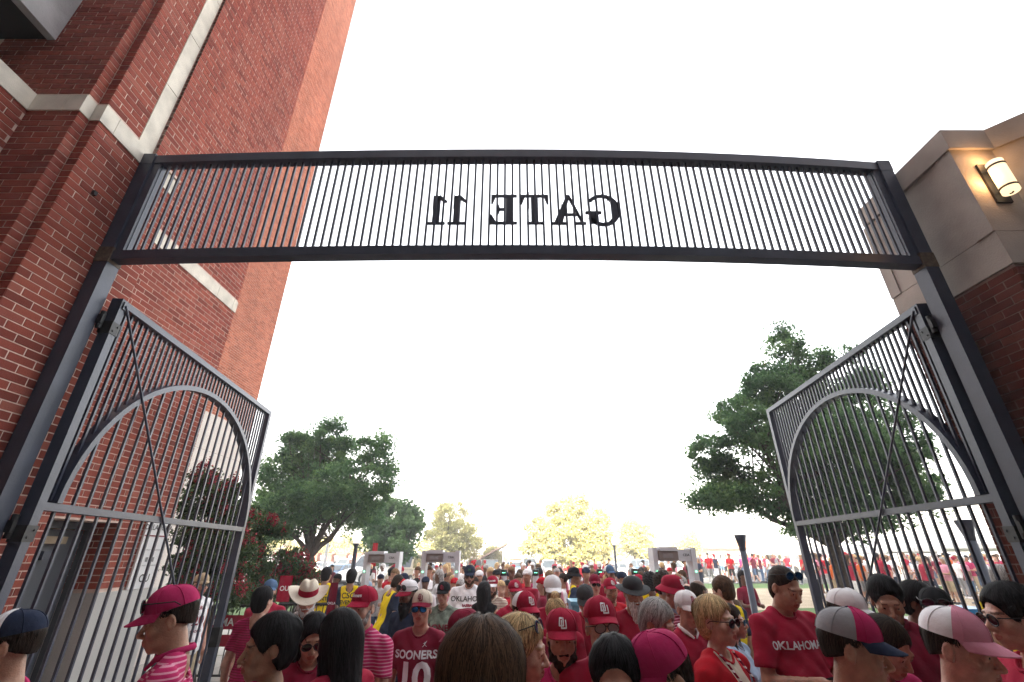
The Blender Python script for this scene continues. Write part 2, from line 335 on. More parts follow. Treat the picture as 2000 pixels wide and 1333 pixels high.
# far tower
tower = empty('brick_tower', (-9, 12, 0), label='tall brick tower coloured a skylit orange with pale stone base beyond the gate', cat='brick tower')
def tb(name, *a): return pbox(name, tower, *a)
tb('mortar_core', -16, X5 - MO, 6.5, 13.4 - MO, 5.4, 34, M_MORTAR); tb('mortar_core', -16, -6, 6.42, 6.5, 0, 5, M_MORTAR)
wt = Wall(tower, M_BRICK2, UNIT2); wt.face(X5, 10.9, 0, 1, 2.5, 5.4, 33.9); wt.finish()
PS = mat('pale_pink_stone', (.60, .55, .50), rough=.85, noise=.07, nscale=1.5, bump=.15, bscale=60)
for k in range(6): tb('stone_block', -16, X5 + .02, 11.2, 12.3 - g, k * .9 + g, (k + 1) * .9 - g, PS); tb('stone_block', -16, X5 + .02, 12.3, 13.42, k * .9 + g, (k + 1) * .9 - g, PS)

# ---------------------------------------------------------------- right pillar
rp = empty('stone_capped_pillar', (4.4, 3.4, 0), label='brick pillar with weathered limestone top, both coloured as in shade, right of the gate', cat='pillar')
XR = 3.90; YN, YF = 2.95, 4.03; ZS = 2.05 + HC; ZJ = 2.36 + HC; ZC = 3.25 + HC; ZT = 3.475 + HC; XC = 4.26
def rb(name, *a): return pbox(name, rp, *a)
M_MORT3 = mat('shaded_mortar', (.20, .145, .125), rough=.95, noise=.2, nscale=14); rb('mortar_core', XR + MO, 6, YN + MO, YF - MO, 0, ZS, M_MORT3)  # mortar colour darkened to hold the shade on this pillar
M_BRICK3 = mat('shaded_brick', attr=[tuple(v * .36 for v in c) for c in BR_RAMP], noise=.25, nscale=22, bump=.5, bscale=160, rough=.88, spec=.2); M_MORT3 = mat('shaded_mortar', (.20, .145, .125), rough=.95, noise=.2, nscale=14)  # red brick ramp scaled down: the pillar's shade is put into the colour
UNIT3 = []
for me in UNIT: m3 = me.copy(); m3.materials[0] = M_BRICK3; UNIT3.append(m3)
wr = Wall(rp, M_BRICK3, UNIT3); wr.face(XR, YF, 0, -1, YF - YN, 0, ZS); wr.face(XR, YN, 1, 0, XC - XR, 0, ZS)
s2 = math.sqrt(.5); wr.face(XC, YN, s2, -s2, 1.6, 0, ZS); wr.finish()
def plan(name, pts, z0, z1, m):   # vertical prism over a plan outline
    n = len(pts); V = [(x, y, z0) for x, y in pts] + [(x, y, z1) for x, y in pts]; o = MB()
    o.add(V, [tuple(range(n))[::-1], tuple(range(n, 2 * n))] + [(i, (i + 1) % n, (i + 1) % n + n, i + n) for i in range(n)]); return o.build(name, m, rp, loc=(-rp.location.x, -rp.location.y, 0))
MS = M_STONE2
def cut(d): return [(XR - d, YN - d), (XC + d * .4, YN - d)]
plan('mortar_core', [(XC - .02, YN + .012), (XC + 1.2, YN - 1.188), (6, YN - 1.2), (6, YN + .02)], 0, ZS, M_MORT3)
rb('stone_block', XR - .01, XC - .002, YN - .01, YF, ZS + .004, ZJ - .002, MS); rb('stone_block', XR - .01, XC - .002, YN - .01, YF, ZJ + .003, ZC - .002, MS)
for i in range(1): pass
rb('corner_margin', XR - .022, XR - .012, 2.94, 3.09, ZJ + .003, ZC - .002, MS); rb('corner_margin', XR - .022, XR - .012, 3.91, 4.03, ZJ + .003, ZC - .002, MS)
rb('coping', XR - .035, XC + .01, YN - .035, YF - .03, ZC + .002, ZT, MS)
for z0, z1, d, nm in ((ZS + .004, ZJ - .002, .01, 'stone_block'), (ZJ + .003, ZC - .002, .01, 'stone_block'), (ZC + .002, ZT, .035, 'coping')):
    plan(nm, [(XC + .002, YN - d), (XC + 1.4, YN - d - 1.4), (6, YN - d - 1.4), (6, YF), (XC + .002, YF)], z0, z1, MS)
plan('coping', [(XC + .1, YN + .1), (XC + 1.3, YN - 1.08), (6, YN - 1.1), (6, YF), (XC + .1, YF)], ZT + .002, ZT + .075, MS)
rb('drip_block', XR + .02, XR + .10, YF + .0, YF + .05, ZS - .22, ZS - .02, MS)
# wall lantern
wlp = empty('wall_lantern', (4.088, YN - .012, 2.85 + HC), label='lit frosted glass wall lantern with dark metal bands on the pillar', cat='wall lantern')
MB().box(-.064, .064, -.018, 0, -.21, .21).build('back_plate', M_BLACK, wlp)
gl = bpy.data.materials.new('lit_frosted_glass'); gl.use_nodes = True; b = gl.node_tree.nodes['Principled BSDF']; b.inputs['Base Color'].default_value = (.9, .75, .55, 1); b.inputs['Emission Color'].default_value = (1, .72, .40, 1); b.inputs['Emission Strength'].default_value = .22
MB().lathe([(.053, -.165), (.057, -.16), (.057, .16), (.053, .165)], 24, c=(.0, -.085, 0)).build('glass_cylinder', gl, wlp)
for z in (.115, -.115): MB().lathe([(.059, -.009), (.061, -.007), (.061, .007), (.059, .009)], 24, c=(0, -.085, z)).box(-.012, .012, -.05, -.018, z - .01, z + .01).build('metal_band', M_BLACK, wlp)
MB().tube([(0, -.07, -.168), (0, -.085, -.175), (.0, -.10, -.168)], .006).build('finial', M_BLACK, wlp)
pl = bpy.data.lights.new('lantern_light', 'POINT'); pl.energy = .35; pl.color = (1, .52, .2); pl.shadow_soft_size = .05
plo = bpy.data.objects.new('lantern_light', pl); COL.objects.link(plo); plo.parent = wlp; plo.location = (0, -.085, .25)
pl2 = pl.copy(); pl2.energy = .45; p2 = bpy.data.objects.new('lantern_light', pl2); COL.objects.link(p2); p2.parent = wlp; p2.location = (-.09, -.07, 0)

# ---------------------------------------------------------------- gate header
def hy(x):   # the header is bowed slightly in plan
    t = x / 3.7; return 3.25 + (.085 * t * t if x < 0 else .165 * t * t)
XL, XRR = -3.55, 3.70
hd = empty('gate_header', (0, 3.25, 4.46), label='charcoal steel gate header with vertical bars and mirrored GATE 11 letters', cat='gate header')
def bowbox(name, z0, z1, dep=.10, m=M_STEEL, x0=XL, x1=XRR, n=24, par=hd):
    o = MB(); V = []; Fs = []
    for i in range(n + 1):
        x = x0 + (x1 - x0) * i / n; y = hy(x); V += [(x, y, z0), (x, y + dep, z0), (x, y + dep, z1), (x, y, z1)]
    for i in range(n):
        for k in range(4): Fs.append((i * 4 + k, (i + 1) * 4 + k, (i + 1) * 4 + (k + 1) % 4, i * 4 + (k + 1) % 4))
    Fs += [(3, 2, 1, 0), (n * 4, n * 4 + 1, n * 4 + 2, n * 4 + 3)]
    o.add([(a, b - 3.25, c - 4.46) for a, b, c in V], Fs); return o.build(name, m, par)
zt0, zt1, zb0, zb1 = 3.51 + HC, 3.607 + HC, 2.363 + HC, 2.454 + HC
bowbox('top_beam', zt0, zt1); bowbox('bottom_beam', zb0, zb1)
bar = MB().box(-.0095, .0095, -.0095, .0095, zb1 - 4.46, zt0 - 4.46).mesh('bar', [M_STEEL])
nb_ = 101
for i in range(nb_):
    x = XL + .03 + (XRR - XL - .06) * (i + .5) / nb_; link('bar', bar, hd, (x, hy(x) + .05 - 3.25, 0))
for x, y0 in ((XL + .035, hy(XL)), (XRR - .035, hy(XRR))): MB().box(x - .035, x + .035, y0 - 3.25 + .01, y0 - 3.25 + .09, zb1 - 4.46 + .001, zt0 - 4.46 - .001).build('end_upright', M_STEEL, hd)
# serif letters, cut from plate, seen from behind so they read mirrored
def rect(x0, x1, z0, z1): return [(x0, z0), (x1, z0), (x1, z1), (x0, z1)]
def gl_arc(cx, cz, ro, rz, tf, a0, a1, n=22):
    P = []
    for i in range(n):
        q = []
        for a in (a0 + (a1 - a0) * i / n, a0 + (a1 - a0) * (i + 1) / n):
            c, s_ = math.cos(R(a)), math.sin(R(a)); t = tf(a); q.append(((cx + ro * c, cz + rz * s_), (cx + (ro - t) * c, cz + (rz - min(t, .10)) * s_)))
        P.append([q[0][1], q[0][0], q[1][0], q[1][1]])
    return P
GL = {
 '1': (.52, [rect(.16, .36, .08, .97), [(.36, .97), (.16, .97), (-.03, .78), (.0, .72), (.16, .82)][::-1], rect(0, .52, 0, .078)]),
 'E': (.78, [rect(.10, .30, .085, .915), rect(0, .70, .917, 1), rect(0, .74, 0, .083), rect(.302, .46, .46, .54), [(.46, .54), (.46, .46), (.49, .34), (.54, .34), (.54, .66), (.49, .66)], [(.58, .915), (.70, .915), (.70, .70), (.65, .70)], [(.56, .085), (.68, .32), (.74, .32), (.74, .085)]]),
 'T': (.80, [rect(.30, .50, .08, .915), rect(0, .80, .917, 1), rect(.17, .63, 0, .078), [(0, .915), (.13, .915), (.05, .68), (0, .68)], [(.80, .915), (.80, .68), (.75, .68), (.67, .915)]]),
 'A': (.98, [[(.07, .08), (.16, .08), (.46, .84), (.43, 1.0)], [(.43, 1.0), (.46, .84), (.66, .08), (.91, .08), (.52, 1.0)], rect(.22, .62, .29, .37), rect(0, .31, 0, .078), rect(.56, .98, 0, .078)]),
 'G': (.92, gl_arc(.46, .5, .46, .53, lambda a: .10 + .12 * max(0, -math.cos(R(a))), 38, 330) + [rect(.60, .80, .06, .38), rect(.50, .92, .381, .455), [(.80, .82), (.80, .98), (.85, .98), (.85, .68), (.80, .68)]])}
def letter(ch, xpx0, xpx1):
    za, zb_ = 2.735 + HC, 3.085 + HC; w_, polys = GL[ch]
    Yp = 3.25 + .075; mid = at((xpx0 + xpx1) / 2, 408, Yp); Wm = (xpx1 - xpx0) / 219. * 1.0
    o = MB()
    for i, p in enumerate(polys):
        pts = [((w_ / 2 - x) / w_ * Wm, z * (zb_ - za)) for x, z in p]
        o.prism(pts, 0, .012 + .0004 * i)
    MB_ = o.build('letter', M_STEEL, hd, (mid.x, hy(mid.x) + .062 - 3.25, za - 4.46))
    m2 = MB()
    for x in (-Wm * .2, Wm * .15): m2.box(x - .003, x + .003, -.004, .0, (zb_ - za) * .5, zb_ - za + .03)
    m2.build('letter_stay', M_STEEL, MB_)
for ch, a, b_ in (('1', 834, 872), ('1', 875, 911), ('E', 952, 1011), ('T', 1015, 1073), ('A', 1075, 1144), ('G', 1141, 1213)): letter(ch, a, b_)
# posts
def post(x, y, lab, side):
    p = empty('gate_post', (x, y, 0), label=lab, cat='gate post')
    MB().box(-.06, .06, -.0, .13, 0, zt1 + .01).build('post', M_STEEL, p)
    MB().box(-.064, .064, -.004, .134, zb0 - .03, zb1 + .03).build('weld_collar', M_RUST, p); MB().box(-.063, .063, -.003, .133, zt0 - .02, zt1 + .012).build('weld_collar', M_STEEL, p)
    MB().box(-.12, .12, -.08, .2, .0, .02).build('base_plate', M_STEEL, p)
    for z in (.45, 2.2, 3.85): MB().tube([(-side * .075, .15, z), (-side * .075, .15, z + .16)], .022, 10).box(-side * .075 - .03, -side * .075 + .03, .12, .15, z + .04, z + .12).build('hinge', M_BLACK, p)
    MB().box(side * .06, side * .11, .03, .09, 3.6, 3.7).box(side * .06, side * .11, .03, .09, 1.6, 1.7).build('wall_bracket', M_RUST, p)
post(XL - .062, hy(XL) - .01, 'left gate post against the brick pier holding the header', -1)
post(XRR + .062, hy(XRR) - .01, 'right gate post beside the limestone capped pillar', 1)

# ---------------------------------------------------------------- gate leaves
def leaf(hx, hy0, fx, fy, side, zm, lab):
    L = math.hypot(fx - hx, fy - hy0); ang = math.atan2(fy - hy0, fx - hx)
    g_ = empty('gate_leaf', (hx, hy0, 0), ang, label=lab, cat='gate leaf', group='open gate leaves')
    zt = 2.06 + HC; z0 = .10; t = .03; w_ = .075
    def lb(name, x0, x1, za, zb_, d=t, m=M_STEEL): return MB().box(x0, x1, -d, d, za, zb_).build(name, m, g_)
    lb('hinge_stile', 0, w_, z0, zt, .045); lb('free_stile', L - w_, L, z0, zt, .045); lb('top_rail', w_ + .001, L - w_ - .001, zt - .06, zt - .001, .045); lb('bottom_rail', w_ + .001, L - w_ - .001, z0 + .001, z0 + .07)
    lb('mid_rail', w_ + .001, L - w_ - .001, zm - .028, zm + .028, .042)
    n = 22; st_ = (L - 2 * w_) / n; cx = L * .52; a = L * .468; b_ = 1.40 if side < 0 else 1.30
    def az(x): q = 1 - ((x - cx) / a) ** 2; return zm + .03 + b_ * math.sqrt(q) if q > 0 else zm + .028
    bw = .0105
    for i in range(1, n * 2):
        x = w_ + st_ * i / 2
        if i % 2 == 0:
            if az(x) < zm + .2: MB().box(x - bw, x + bw, -bw, bw, zm + .029, zt - .061).build('bar', M_STEEL, g_)
            else: MB().box(x - bw, x + bw, -bw, bw, zm + .029, zt - .061).build('bar', M_STEEL, g_)
            MB().box(x - bw, x + bw, -bw, bw, z0 + .071, zm - .029).build('bar', M_STEEL, g_)
        else: MB().box(x - bw, x + bw, -bw, bw, az(x) + .02, zt - .061).build('bar', M_STEEL, g_)
    o = MB(); N = 36; V = []; Fs = []
    for i in range(N + 1):
        th = math.pi * i / N; c, s_ = math.cos(th), math.sin(th)
        for da, dy in ((-.026, -.052), (.026, -.052), (.026, .052), (-.026, .052)): V.append((cx - (a + da) * c, dy, zm + .03 + (b_ + da) * s_))
    for i in range(N):
        for k in range(4): Fs.append((i * 4 + k, i * 4 + (k + 1) % 4, (i + 1) * 4 + (k + 1) % 4, (i + 1) * 4 + k))
    o.add(V, Fs); o.build('arch', M_STEEL, g_)
    MB().box(L - w_ - .012, L + .004, -.055, .055, 1.02, 1.24).tube([(L - .04, .03 * side, 1.3), (L - .04, .03 * side, .12)], .011, 8).build('latch', M_BLACK, g_)
    for z in (.40, 2.18, 3.82): MB().box(-.012, .085, -.05, .05, z, z + .11).tube([(.02, -.056, z + .03), (.02, .056, z + .03)], .009, 6).tube([(.06, -.056, z + .08), (.06, .056, z + .08)], .009, 6).build('hinge_plate', M_BLACK, g_)
    yr = side * .055
    MB().tube([(w_ * .6, yr, zt - .05), (L - w_ * .6, yr, z0 + .1)], .011, 8).box(w_ * .3, w_ * 1.2, min(yr, 0), max(yr, 0), zt - .09, zt - .02).build('diagonal_rod', M_STEEL, g_)
    return g_
leaf(-3.50, 3.50, -3.87, 7.05, -1, .325 + HC, 'left gate leaf swung open against the brick wall')
leaf(3.71, 3.59, 4.04, 6.94, 1, .393 + HC, 'right gate leaf swung open in front of the leafy tree')

# ---------------------------------------------------------------- signed distance sculpting: bodies, clothes and hair grown as one continuous surface each
def seg_axis(parts):
    out = []
    for a, b, h in parts:
        n = max(1, int(round((b - a) / h))); out += list(np.linspace(a, b, n + 1)[:-1])
    return np.array(out + [parts[-1][1]], np.float32)
class Fld:
    def __init__(s, ax, ay, az, init=.07):
        s.a = (seg_axis(ax), seg_axis(ay), seg_axis(az)); s.F = np.full([len(q) for q in s.a], init, np.float32); s.init = init
    def _w(s, lo, hi):
        sl = []; 
        for i in range(3):
            i0 = max(0, np.searchsorted(s.a[i], lo[i]) - 1); i1 = min(len(s.a[i]), np.searchsorted(s.a[i], hi[i]) + 1)
            if i1 <= i0: return None
            sl.append(slice(i0, i1))
        return tuple(sl)
    def _g(s, sl, c): return [ (s.a[i][sl[i]] - c[i]).reshape([-1 if j == i else 1 for j in range(3)]) for i in range(3)]
    def _mix(s, sl, d, k, mode):
        F = s.F[sl]
        if mode == 0: h = np.maximum(k - np.abs(F - d), 0) / k; s.F[sl] = np.minimum(F, d) - h * h * k * .25
        elif mode == 1: h = np.maximum(k - np.abs(F + d), 0) / k; s.F[sl] = np.maximum(F, -d) + h * h * k * .25
        else: s.F[sl] = np.maximum(F, d)
    def cap(s, p, q, r1, r2=None, k=.02, mode=0, end=None, start=None):
        r2 = r1 if r2 is None else r2; p = np.array(p, np.float32); q = np.array(q, np.float32); m = s.init if mode == 0 else k + .01
        lo = np.minimum(p - r1, q - r2) - m; hi = np.maximum(p + r1, q + r2) + m; sl = s._w(lo, hi)
        if sl is None: return s
        X, Y, Z = s._g(sl, p); d = q - p; L2 = float(d @ d) + 1e-9
        h = np.clip((X * d[0] + Y * d[1] + Z * d[2]) / L2, 0, 1)
        D = np.sqrt((X - h * d[0]) ** 2 + (Y - h * d[1]) ** 2 + (Z - h * d[2]) ** 2) - (r1 + (r2 - r1) * h)
        if end is not None: L = math.sqrt(L2); D = np.maximum(D, (X * d[0] + Y * d[1] + Z * d[2]) / L - L * end)
        s._mix(sl, D, k, mode); return s
    def ell(s, c, r, k=.02, mode=0, Rm=None):
        c = np.array(c, np.float32); r = np.array(r, np.float32); R_ = float(r.max()) if Rm is not None else r; m = s.init if mode == 0 else k + .01
        sl = s._w(c - R_ - m, c + R_ + m)
        if sl is None: return s
        X, Y, Z = s._g(sl, c)
        if Rm is not None: X, Y, Z = [Rm[0, i] * X + Rm[1, i] * Y + Rm[2, i] * Z for i in range(3)]
        k0 = np.sqrt((X / r[0]) ** 2 + (Y / r[1]) ** 2 + (Z / r[2]) ** 2); k1 = np.sqrt((X / r[0] ** 2) ** 2 + (Y / r[1] ** 2) ** 2 + (Z / r[2] ** 2) ** 2) + 1e-6
        s._mix(sl, np.minimum(k0 * (k0 - 1) / k1, s.init + .02) if mode == 0 else k0 * (k0 - 1) / k1, k, mode); return s
    def plane(s, p, n):    # keep the side against n
        X, Y, Z = [s.a[i].reshape([-1 if j == i else 1 for j in range(3)]) for i in range(3)]
        s.F = np.maximum(s.F, (X - p[0]) * n[0] + (Y - p[1]) * n[1] + (Z - p[2]) * n[2]); return s
    def ripple(s, amp, fn):
        X, Y, Z = [s.a[i].reshape([-1 if j == i else 1 for j in range(3)]) for i in range(3)]
        s.F = s.F + amp * fn(X, Y, Z).astype(np.float32); return s
    def mesh(s):
        F = s.F; F[0] = F[-1] = 1; F[:, 0] = F[:, -1] = 1; F[:, :, 0] = F[:, :, -1] = 1
        nx, ny, nz = F.shape; S = F < 0; N = nx * ny * nz; st = (ny * nz, nz, 1)
        cid = []; pts = []; edges = []
        for ax in range(3):
            A = [slice(None)] * 3; B = [slice(None)] * 3; A[ax] = slice(0, -1); B[ax] = slice(1, None); A, B = tuple(A), tuple(B)
            I = np.argwhere(S[A] != S[B])
            f0 = F[I[:, 0], I[:, 1], I[:, 2]]; J = I.copy(); J[:, ax] += 1; f1 = F[J[:, 0], J[:, 1], J[:, 2]]; t = f0 / (f0 - f1)
            P = np.stack([s.a[q][I[:, q]] for q in range(3)], -1).astype(np.float64); P[:, ax] += t * (s.a[ax][J[:, ax]] - s.a[ax][I[:, ax]])
            base = I[:, 0] * st[0] + I[:, 1] * st[1] + I[:, 2]; o1, o2 = [st[q] for q in range(3) if q != ax]
            if ax == 1: o1, o2 = o2, o1
            c4 = np.stack([base - o1 - o2, base - o2, base, base - o1], -1)
            inside = f0 < 0; c4[~inside] = c4[~inside][:, ::-1]
            cid.append(c4.ravel()); pts.append(np.repeat(P, 4, 0)); edges.append(c4)
        cid = np.concatenate(cid); pts = np.concatenate(pts); u, inv = np.unique(cid, return_inverse=True); inv = inv.ravel()
        cnt = np.bincount(inv); V = np.stack([np.bincount(inv, pts[:, q]) / cnt for q in range(3)], -1)
        E_ = np.concatenate(edges); Q = np.searchsorted(u, E_); return V, Q

def rotm(yaw=0, pitch=0, roll=0):   # head local: +Y is where the face looks; yaw to its left, pitch down
    return np.array((Matrix.Rotation(R(yaw), 3, 'Z') @ Matrix.Rotation(R(-pitch), 3, 'X') @ Matrix.Rotation(R(roll), 3, 'Y')))
HZ = 1.62; PIV = np.array([0, -.015, 1.50])
# hand templates: palm along +X from the wrist, thumb to +Y, back of the hand +Z
def hand_template(curl, thumb=(.03, .055, -.01), spread=1):
    f = Fld([(-.05, .21, .0045)], [(-.075, .09, .0045)], [(-.11, .04, .0045)], .03)
    f.cap((-.04, 0, 0), (.02, 0, 0), .027, .026, k=.02).ell((.05, .0, 0), (.045, .04, .0155), k=.02).ell((.035, .03, -.006), (.03, .018, .014), k=.02)
    for i, (y, L) in enumerate(((.029, .068), (.010, .076), (-.010, .070), (-.028, .055))):
        p = np.array([.085, y, 0.]); a = 0
        for j, fr in enumerate((.45, .32, .25)):
            a += curl * (1, 1.2, .9)[j]; q = p + L * fr * np.array([math.cos(a), (y * .25 if j == 0 else 0) * spread, -math.sin(a)])
            f.cap(p, q, .0095 - j * .0008, .009 - j * .0008, k=.003 if j else .006); p = q
    t0 = np.array([.018, .028, -.004]); t1 = t0 + np.array(thumb) * .6; t2 = t1 + np.array([.026, .010, -.014 - .01 * curl]); f.cap(t0, t1, .013, .0115, k=.01).cap(t1, t2, .0115, .009, k=.004)
    return f.mesh()
HANDS = {'relaxed': hand_template(.30), 'grip': hand_template(.72), 'fist': hand_template(1.25), 'flat': hand_template(.08)}
POSES = {  # per side: elbow offset from shoulder, wrist offset from elbow, hand kind, palm direction
 'down': [((.05, -.02, -.285), (.02, .06, -.24), 'relaxed')] * 2,
 'phone': [((.05, .06, -.28), (-.14, .20, .06), 'grip'), ((.05, .04, -.28), (-.16, .20, .03), 'grip')],
 'phone1': [((.05, .06, -.28), (-.12, .21, .07), 'grip'), ((.05, -.02, -.285), (.02, .06, -.24), 'relaxed')],
 'mouth': [((.05, .06, -.28), (-.02, .22, .10), 'grip'), ((.07, .14, -.22), (-.20, .06, .17), 'fist')],
 'hips': [((.17, -.10, -.21), (-.17, .10, -.14), 'fist')] * 2,
 'head': [((.05, -.02, -.285), (.02, .06, -.24), 'relaxed'), ((.20, .12, .12), (-.22, .02, .15), 'flat')],
 'swing': [((.04, .10, -.265), (.0, .17, -.17), 'relaxed'), ((.05, -.13, -.25), (.02, -.02, -.25), 'relaxed')],
 'tumbler': [((.04, .10, -.265), (-.02, .23, .05), 'grip'), ((.05, .0, -.285), (.0, .12, -.21), 'relaxed')],
}
def arm_pts(pose, side, sw):
    e, w_, kind = POSES[pose][0 if side < 0 else 1]; s0 = np.array([side * .176 * sw, -.005, 1.392])
    el = s0 + np.array([side * e[0], e[1], e[2]]); wr = el + np.array([side * w_[0], w_[1], w_[2]]); return s0, el, wr, kind
def hand_at(V, el, wr, side):
    X = (wr - el) / np.linalg.norm(wr - el); up = np.array([0, -.3, 1.]) if abs(X[2]) < .8 else np.array([side * 1., 0, 0])
    Z = up - X * (up @ X); Z /= np.linalg.norm(Z); Y = np.cross(Z, X)
    V = V.copy(); want = np.array([-side, .4, 0])     # thumb points inwards / forwards
    if abs(X[2]) >= .8: want = np.array([0, 1., 0])
    flip = (Y @ want) < 0
    if flip: V[:, 1] *= -1
    return V @ np.stack([X, Y, Z]) + wr, flip
def head_sdf(f, Hc, Rm, fem=False, wide=1.0, jaw=1.0):
    def P(x, y, z): return Hc + Rm @ np.array([x * wide, y, z])
    def E_(x, y, z, r, k, mode=0): f.ell(P(x, y, z), (r[0] * wide, r[1], r[2]), k, mode, Rm)
    def C(a, b, r1, r2=None, k=.01, mode=0): f.cap(P(*a), P(*b), r1, r2, k, mode)
    E_(0, -.018, .045, (.074, .092, .083), .02); E_(0, .022, -.02, (.063, .068, .082), .03)
    E_(0, .036, -.074, (.047 * jaw, .044, .034), .025); E_(0, .072, -.094, (.021 * jaw, .017, .016), .018)
    C((-.034, .080, .030), (.034, .080, .030), .012 if not fem else .009, k=.015)
    for sx in (-1, 1):
        E_(sx * .040, .058, -.022, (.024, .022, .024), .02)
        E_(sx * .033, .0985, .010, (.0165, .014, .012), .012, 1)
        E_(sx * .031, .079, .009, (.0135, .013, .0125), .002)
        C((sx * .018, .090, .0165), (sx * .043, .083, .016), .0045, k=.004); C((sx * .020, .088, .0015), (sx * .042, .083, .002), .0035, k=.005)
        E_(sx * .0765, -.012, -.002, (.009, .019, .031), .006); E_(sx * .083, -.010, .002, (.005, .010, .017), .004, 1)
        C((sx * .074, -.004, -.028), (sx * .076, -.012, .024), .006, k=.006)
        E_(sx * .0125, .100, -.031, (.0085, .009, .0075), .008)
    C((0, .086, .018), (0, .112, -.022), .0075, .0115, k=.010); E_(0, .111, -.026, (.011, .010, .010), .006)
    lw = .021 if not fem else .019; lt = .006 if not fem else .0075
    E_(0, .080, -.060, (.030, .020, .022), .02)
    C((-lw, .089, -.0565), (0, .0975, -.053), .004, lt, k=.004); C((lw, .089, -.0565), (0, .0975, -.053), .004, lt, k=.004)
    C((-lw * .9, .088, -.063), (0, .0955, -.066), .004, lt * 1.1, k=.004); C((lw * .9, .088, -.063), (0, .0955, -.066), .004, lt * 1.1, k=.004)
    C((-.024, .096, -.0598), (.024, .096, -.0598), .0022, k=.003, mode=1)
def build_body(p):
    sw, bel, fem = p['sw'], p['bel'], p['fem']; Rm = rotm(*p['head']); Hc = PIV + Rm @ np.array([0, .015, .12]); p['Hc'], p['Rm'] = Hc, Rm
    fine = p.get('res', .006); hx, hy_ = Hc[0], Hc[1]; c = .022
    arms = [arm_pts(p['pose'], sd_, sw) for sd_ in (-1, 1)]; ax = max(.3, max(abs(a[i][0]) for a in arms for i in (0, 1, 2)) + .09); ay = max(.2, max(a[i][1] for a in arms for i in (0, 1, 2)) + .08); an = max(.2, -min(a[i][1] for a in arms for i in (0, 1, 2)) + .08)
    zt = max(Hc[2] + .145, max(a[2][2] for a in arms) + .07)
    f = Fld([(-ax, hx - .108, c), (hx - .108, hx + .108, fine), (hx + .108, ax, c)], [(-an, hy_ - .125, c), (hy_ - .125, hy_ + .13, fine), (hy_ + .13, max(ay, hy_ + .2), c)], [(-.03, .95, .035), (.95, Hc[2] - .16, .02), (Hc[2] - .16, zt, fine)])
    f.ell((0, 0, 1.27), (.155 * sw, .105, .17), .05).ell((0, .0 + .02 * bel, 1.08), (.135 * sw + .03 * bel, .10 + .05 * bel, .17), .06).ell((0, -.01, .94), (.155, .105, .12), .05)
    f.cap((-.12 * sw, -.01, 1.372), (.12 * sw, -.01, 1.372), .053, k=.05)
    if fem: f.ell((-.07, .085, 1.27), (.06, .05, .06), .03).ell((.07, .085, 1.27), (.06, .05, .06), .03)
    for s_ in (-1, 1):
        f.cap((s_ * .02, -.03, 1.485), (s_ * .15 * sw, -.02, 1.398), .034, .034, k=.04)
        f.cap((s_ * .085, 0, .90), (s_ * .095, .01, .50), .083, .055, k=.05).cap((s_ * .095, .01, .50), (s_ * .10, -.02, .09), .052, .036, k=.03).ell((s_ * .105, .05, .045), (.045, .125, .045), .03)
    for (s0, el, wr, kd), s_ in zip(arms, (-1, 1)):
        r = .85 if fem else 1
        f.cap(s0, el, .050 * r, .040 * r, k=.04).cap(el, wr, .041 * r, .027 * r, k=.02)
    nr = .043 if fem else .053 * (.94 + .06 * sw)
    f.cap((0, -.03, 1.43), tuple(Hc + Rm @ np.array([0, -.012, -.06])), nr * 1.12, nr, k=.012)
    head_sdf(f, Hc, Rm, fem, p.get('wide', 1), p.get('jaw', 1))
    V, Q = f.mesh()
    # zones of the head: lips, brows, stubble
    cen = V[Q].mean(1); L = (cen - Hc) @ Rm; x, y, z = L.T; mi = np.zeros(len(Q), int)
    mi[(y > .08) & ((x / .024) ** 2 + ((z + .0598) / .0125) ** 2 < 1)] = 1
    mi[(y > .055) & (np.abs(x) > .014) & (np.abs(x) < .048) & (z > .026 + .10 * (.048 - np.abs(x)) * .5) & (z < .0345 + .0 * x)] = 2
    if p.get('stubble'): mi[(z < -.040 + .0 * y) & (z > -.14) & (y > .005) & (mi == 0) & ~((np.abs(x) < .02) & (z > -.045)) & (z < -.02 - .3 * (y - .0))] = 3
    Vs, Qs, Ms = [V], [Q], [mi]; n = len(V)
    for (s0, el, wr, kd), s_ in zip(arms, (-1, 1)):
        HV, HQ = HANDS[kd]; hv, fl = hand_at(HV * (.9 if fem else 1.02), el, wr, s_); Vs.append(hv); Qs.append((HQ[:, ::-1] if fl else HQ) + n); Ms.append(np.zeros(len(HQ), int)); n += len(hv)
    p['arms'] = arms; p['nr'] = nr
    return np.concatenate(Vs), np.concatenate(Qs), np.concatenate(Ms)
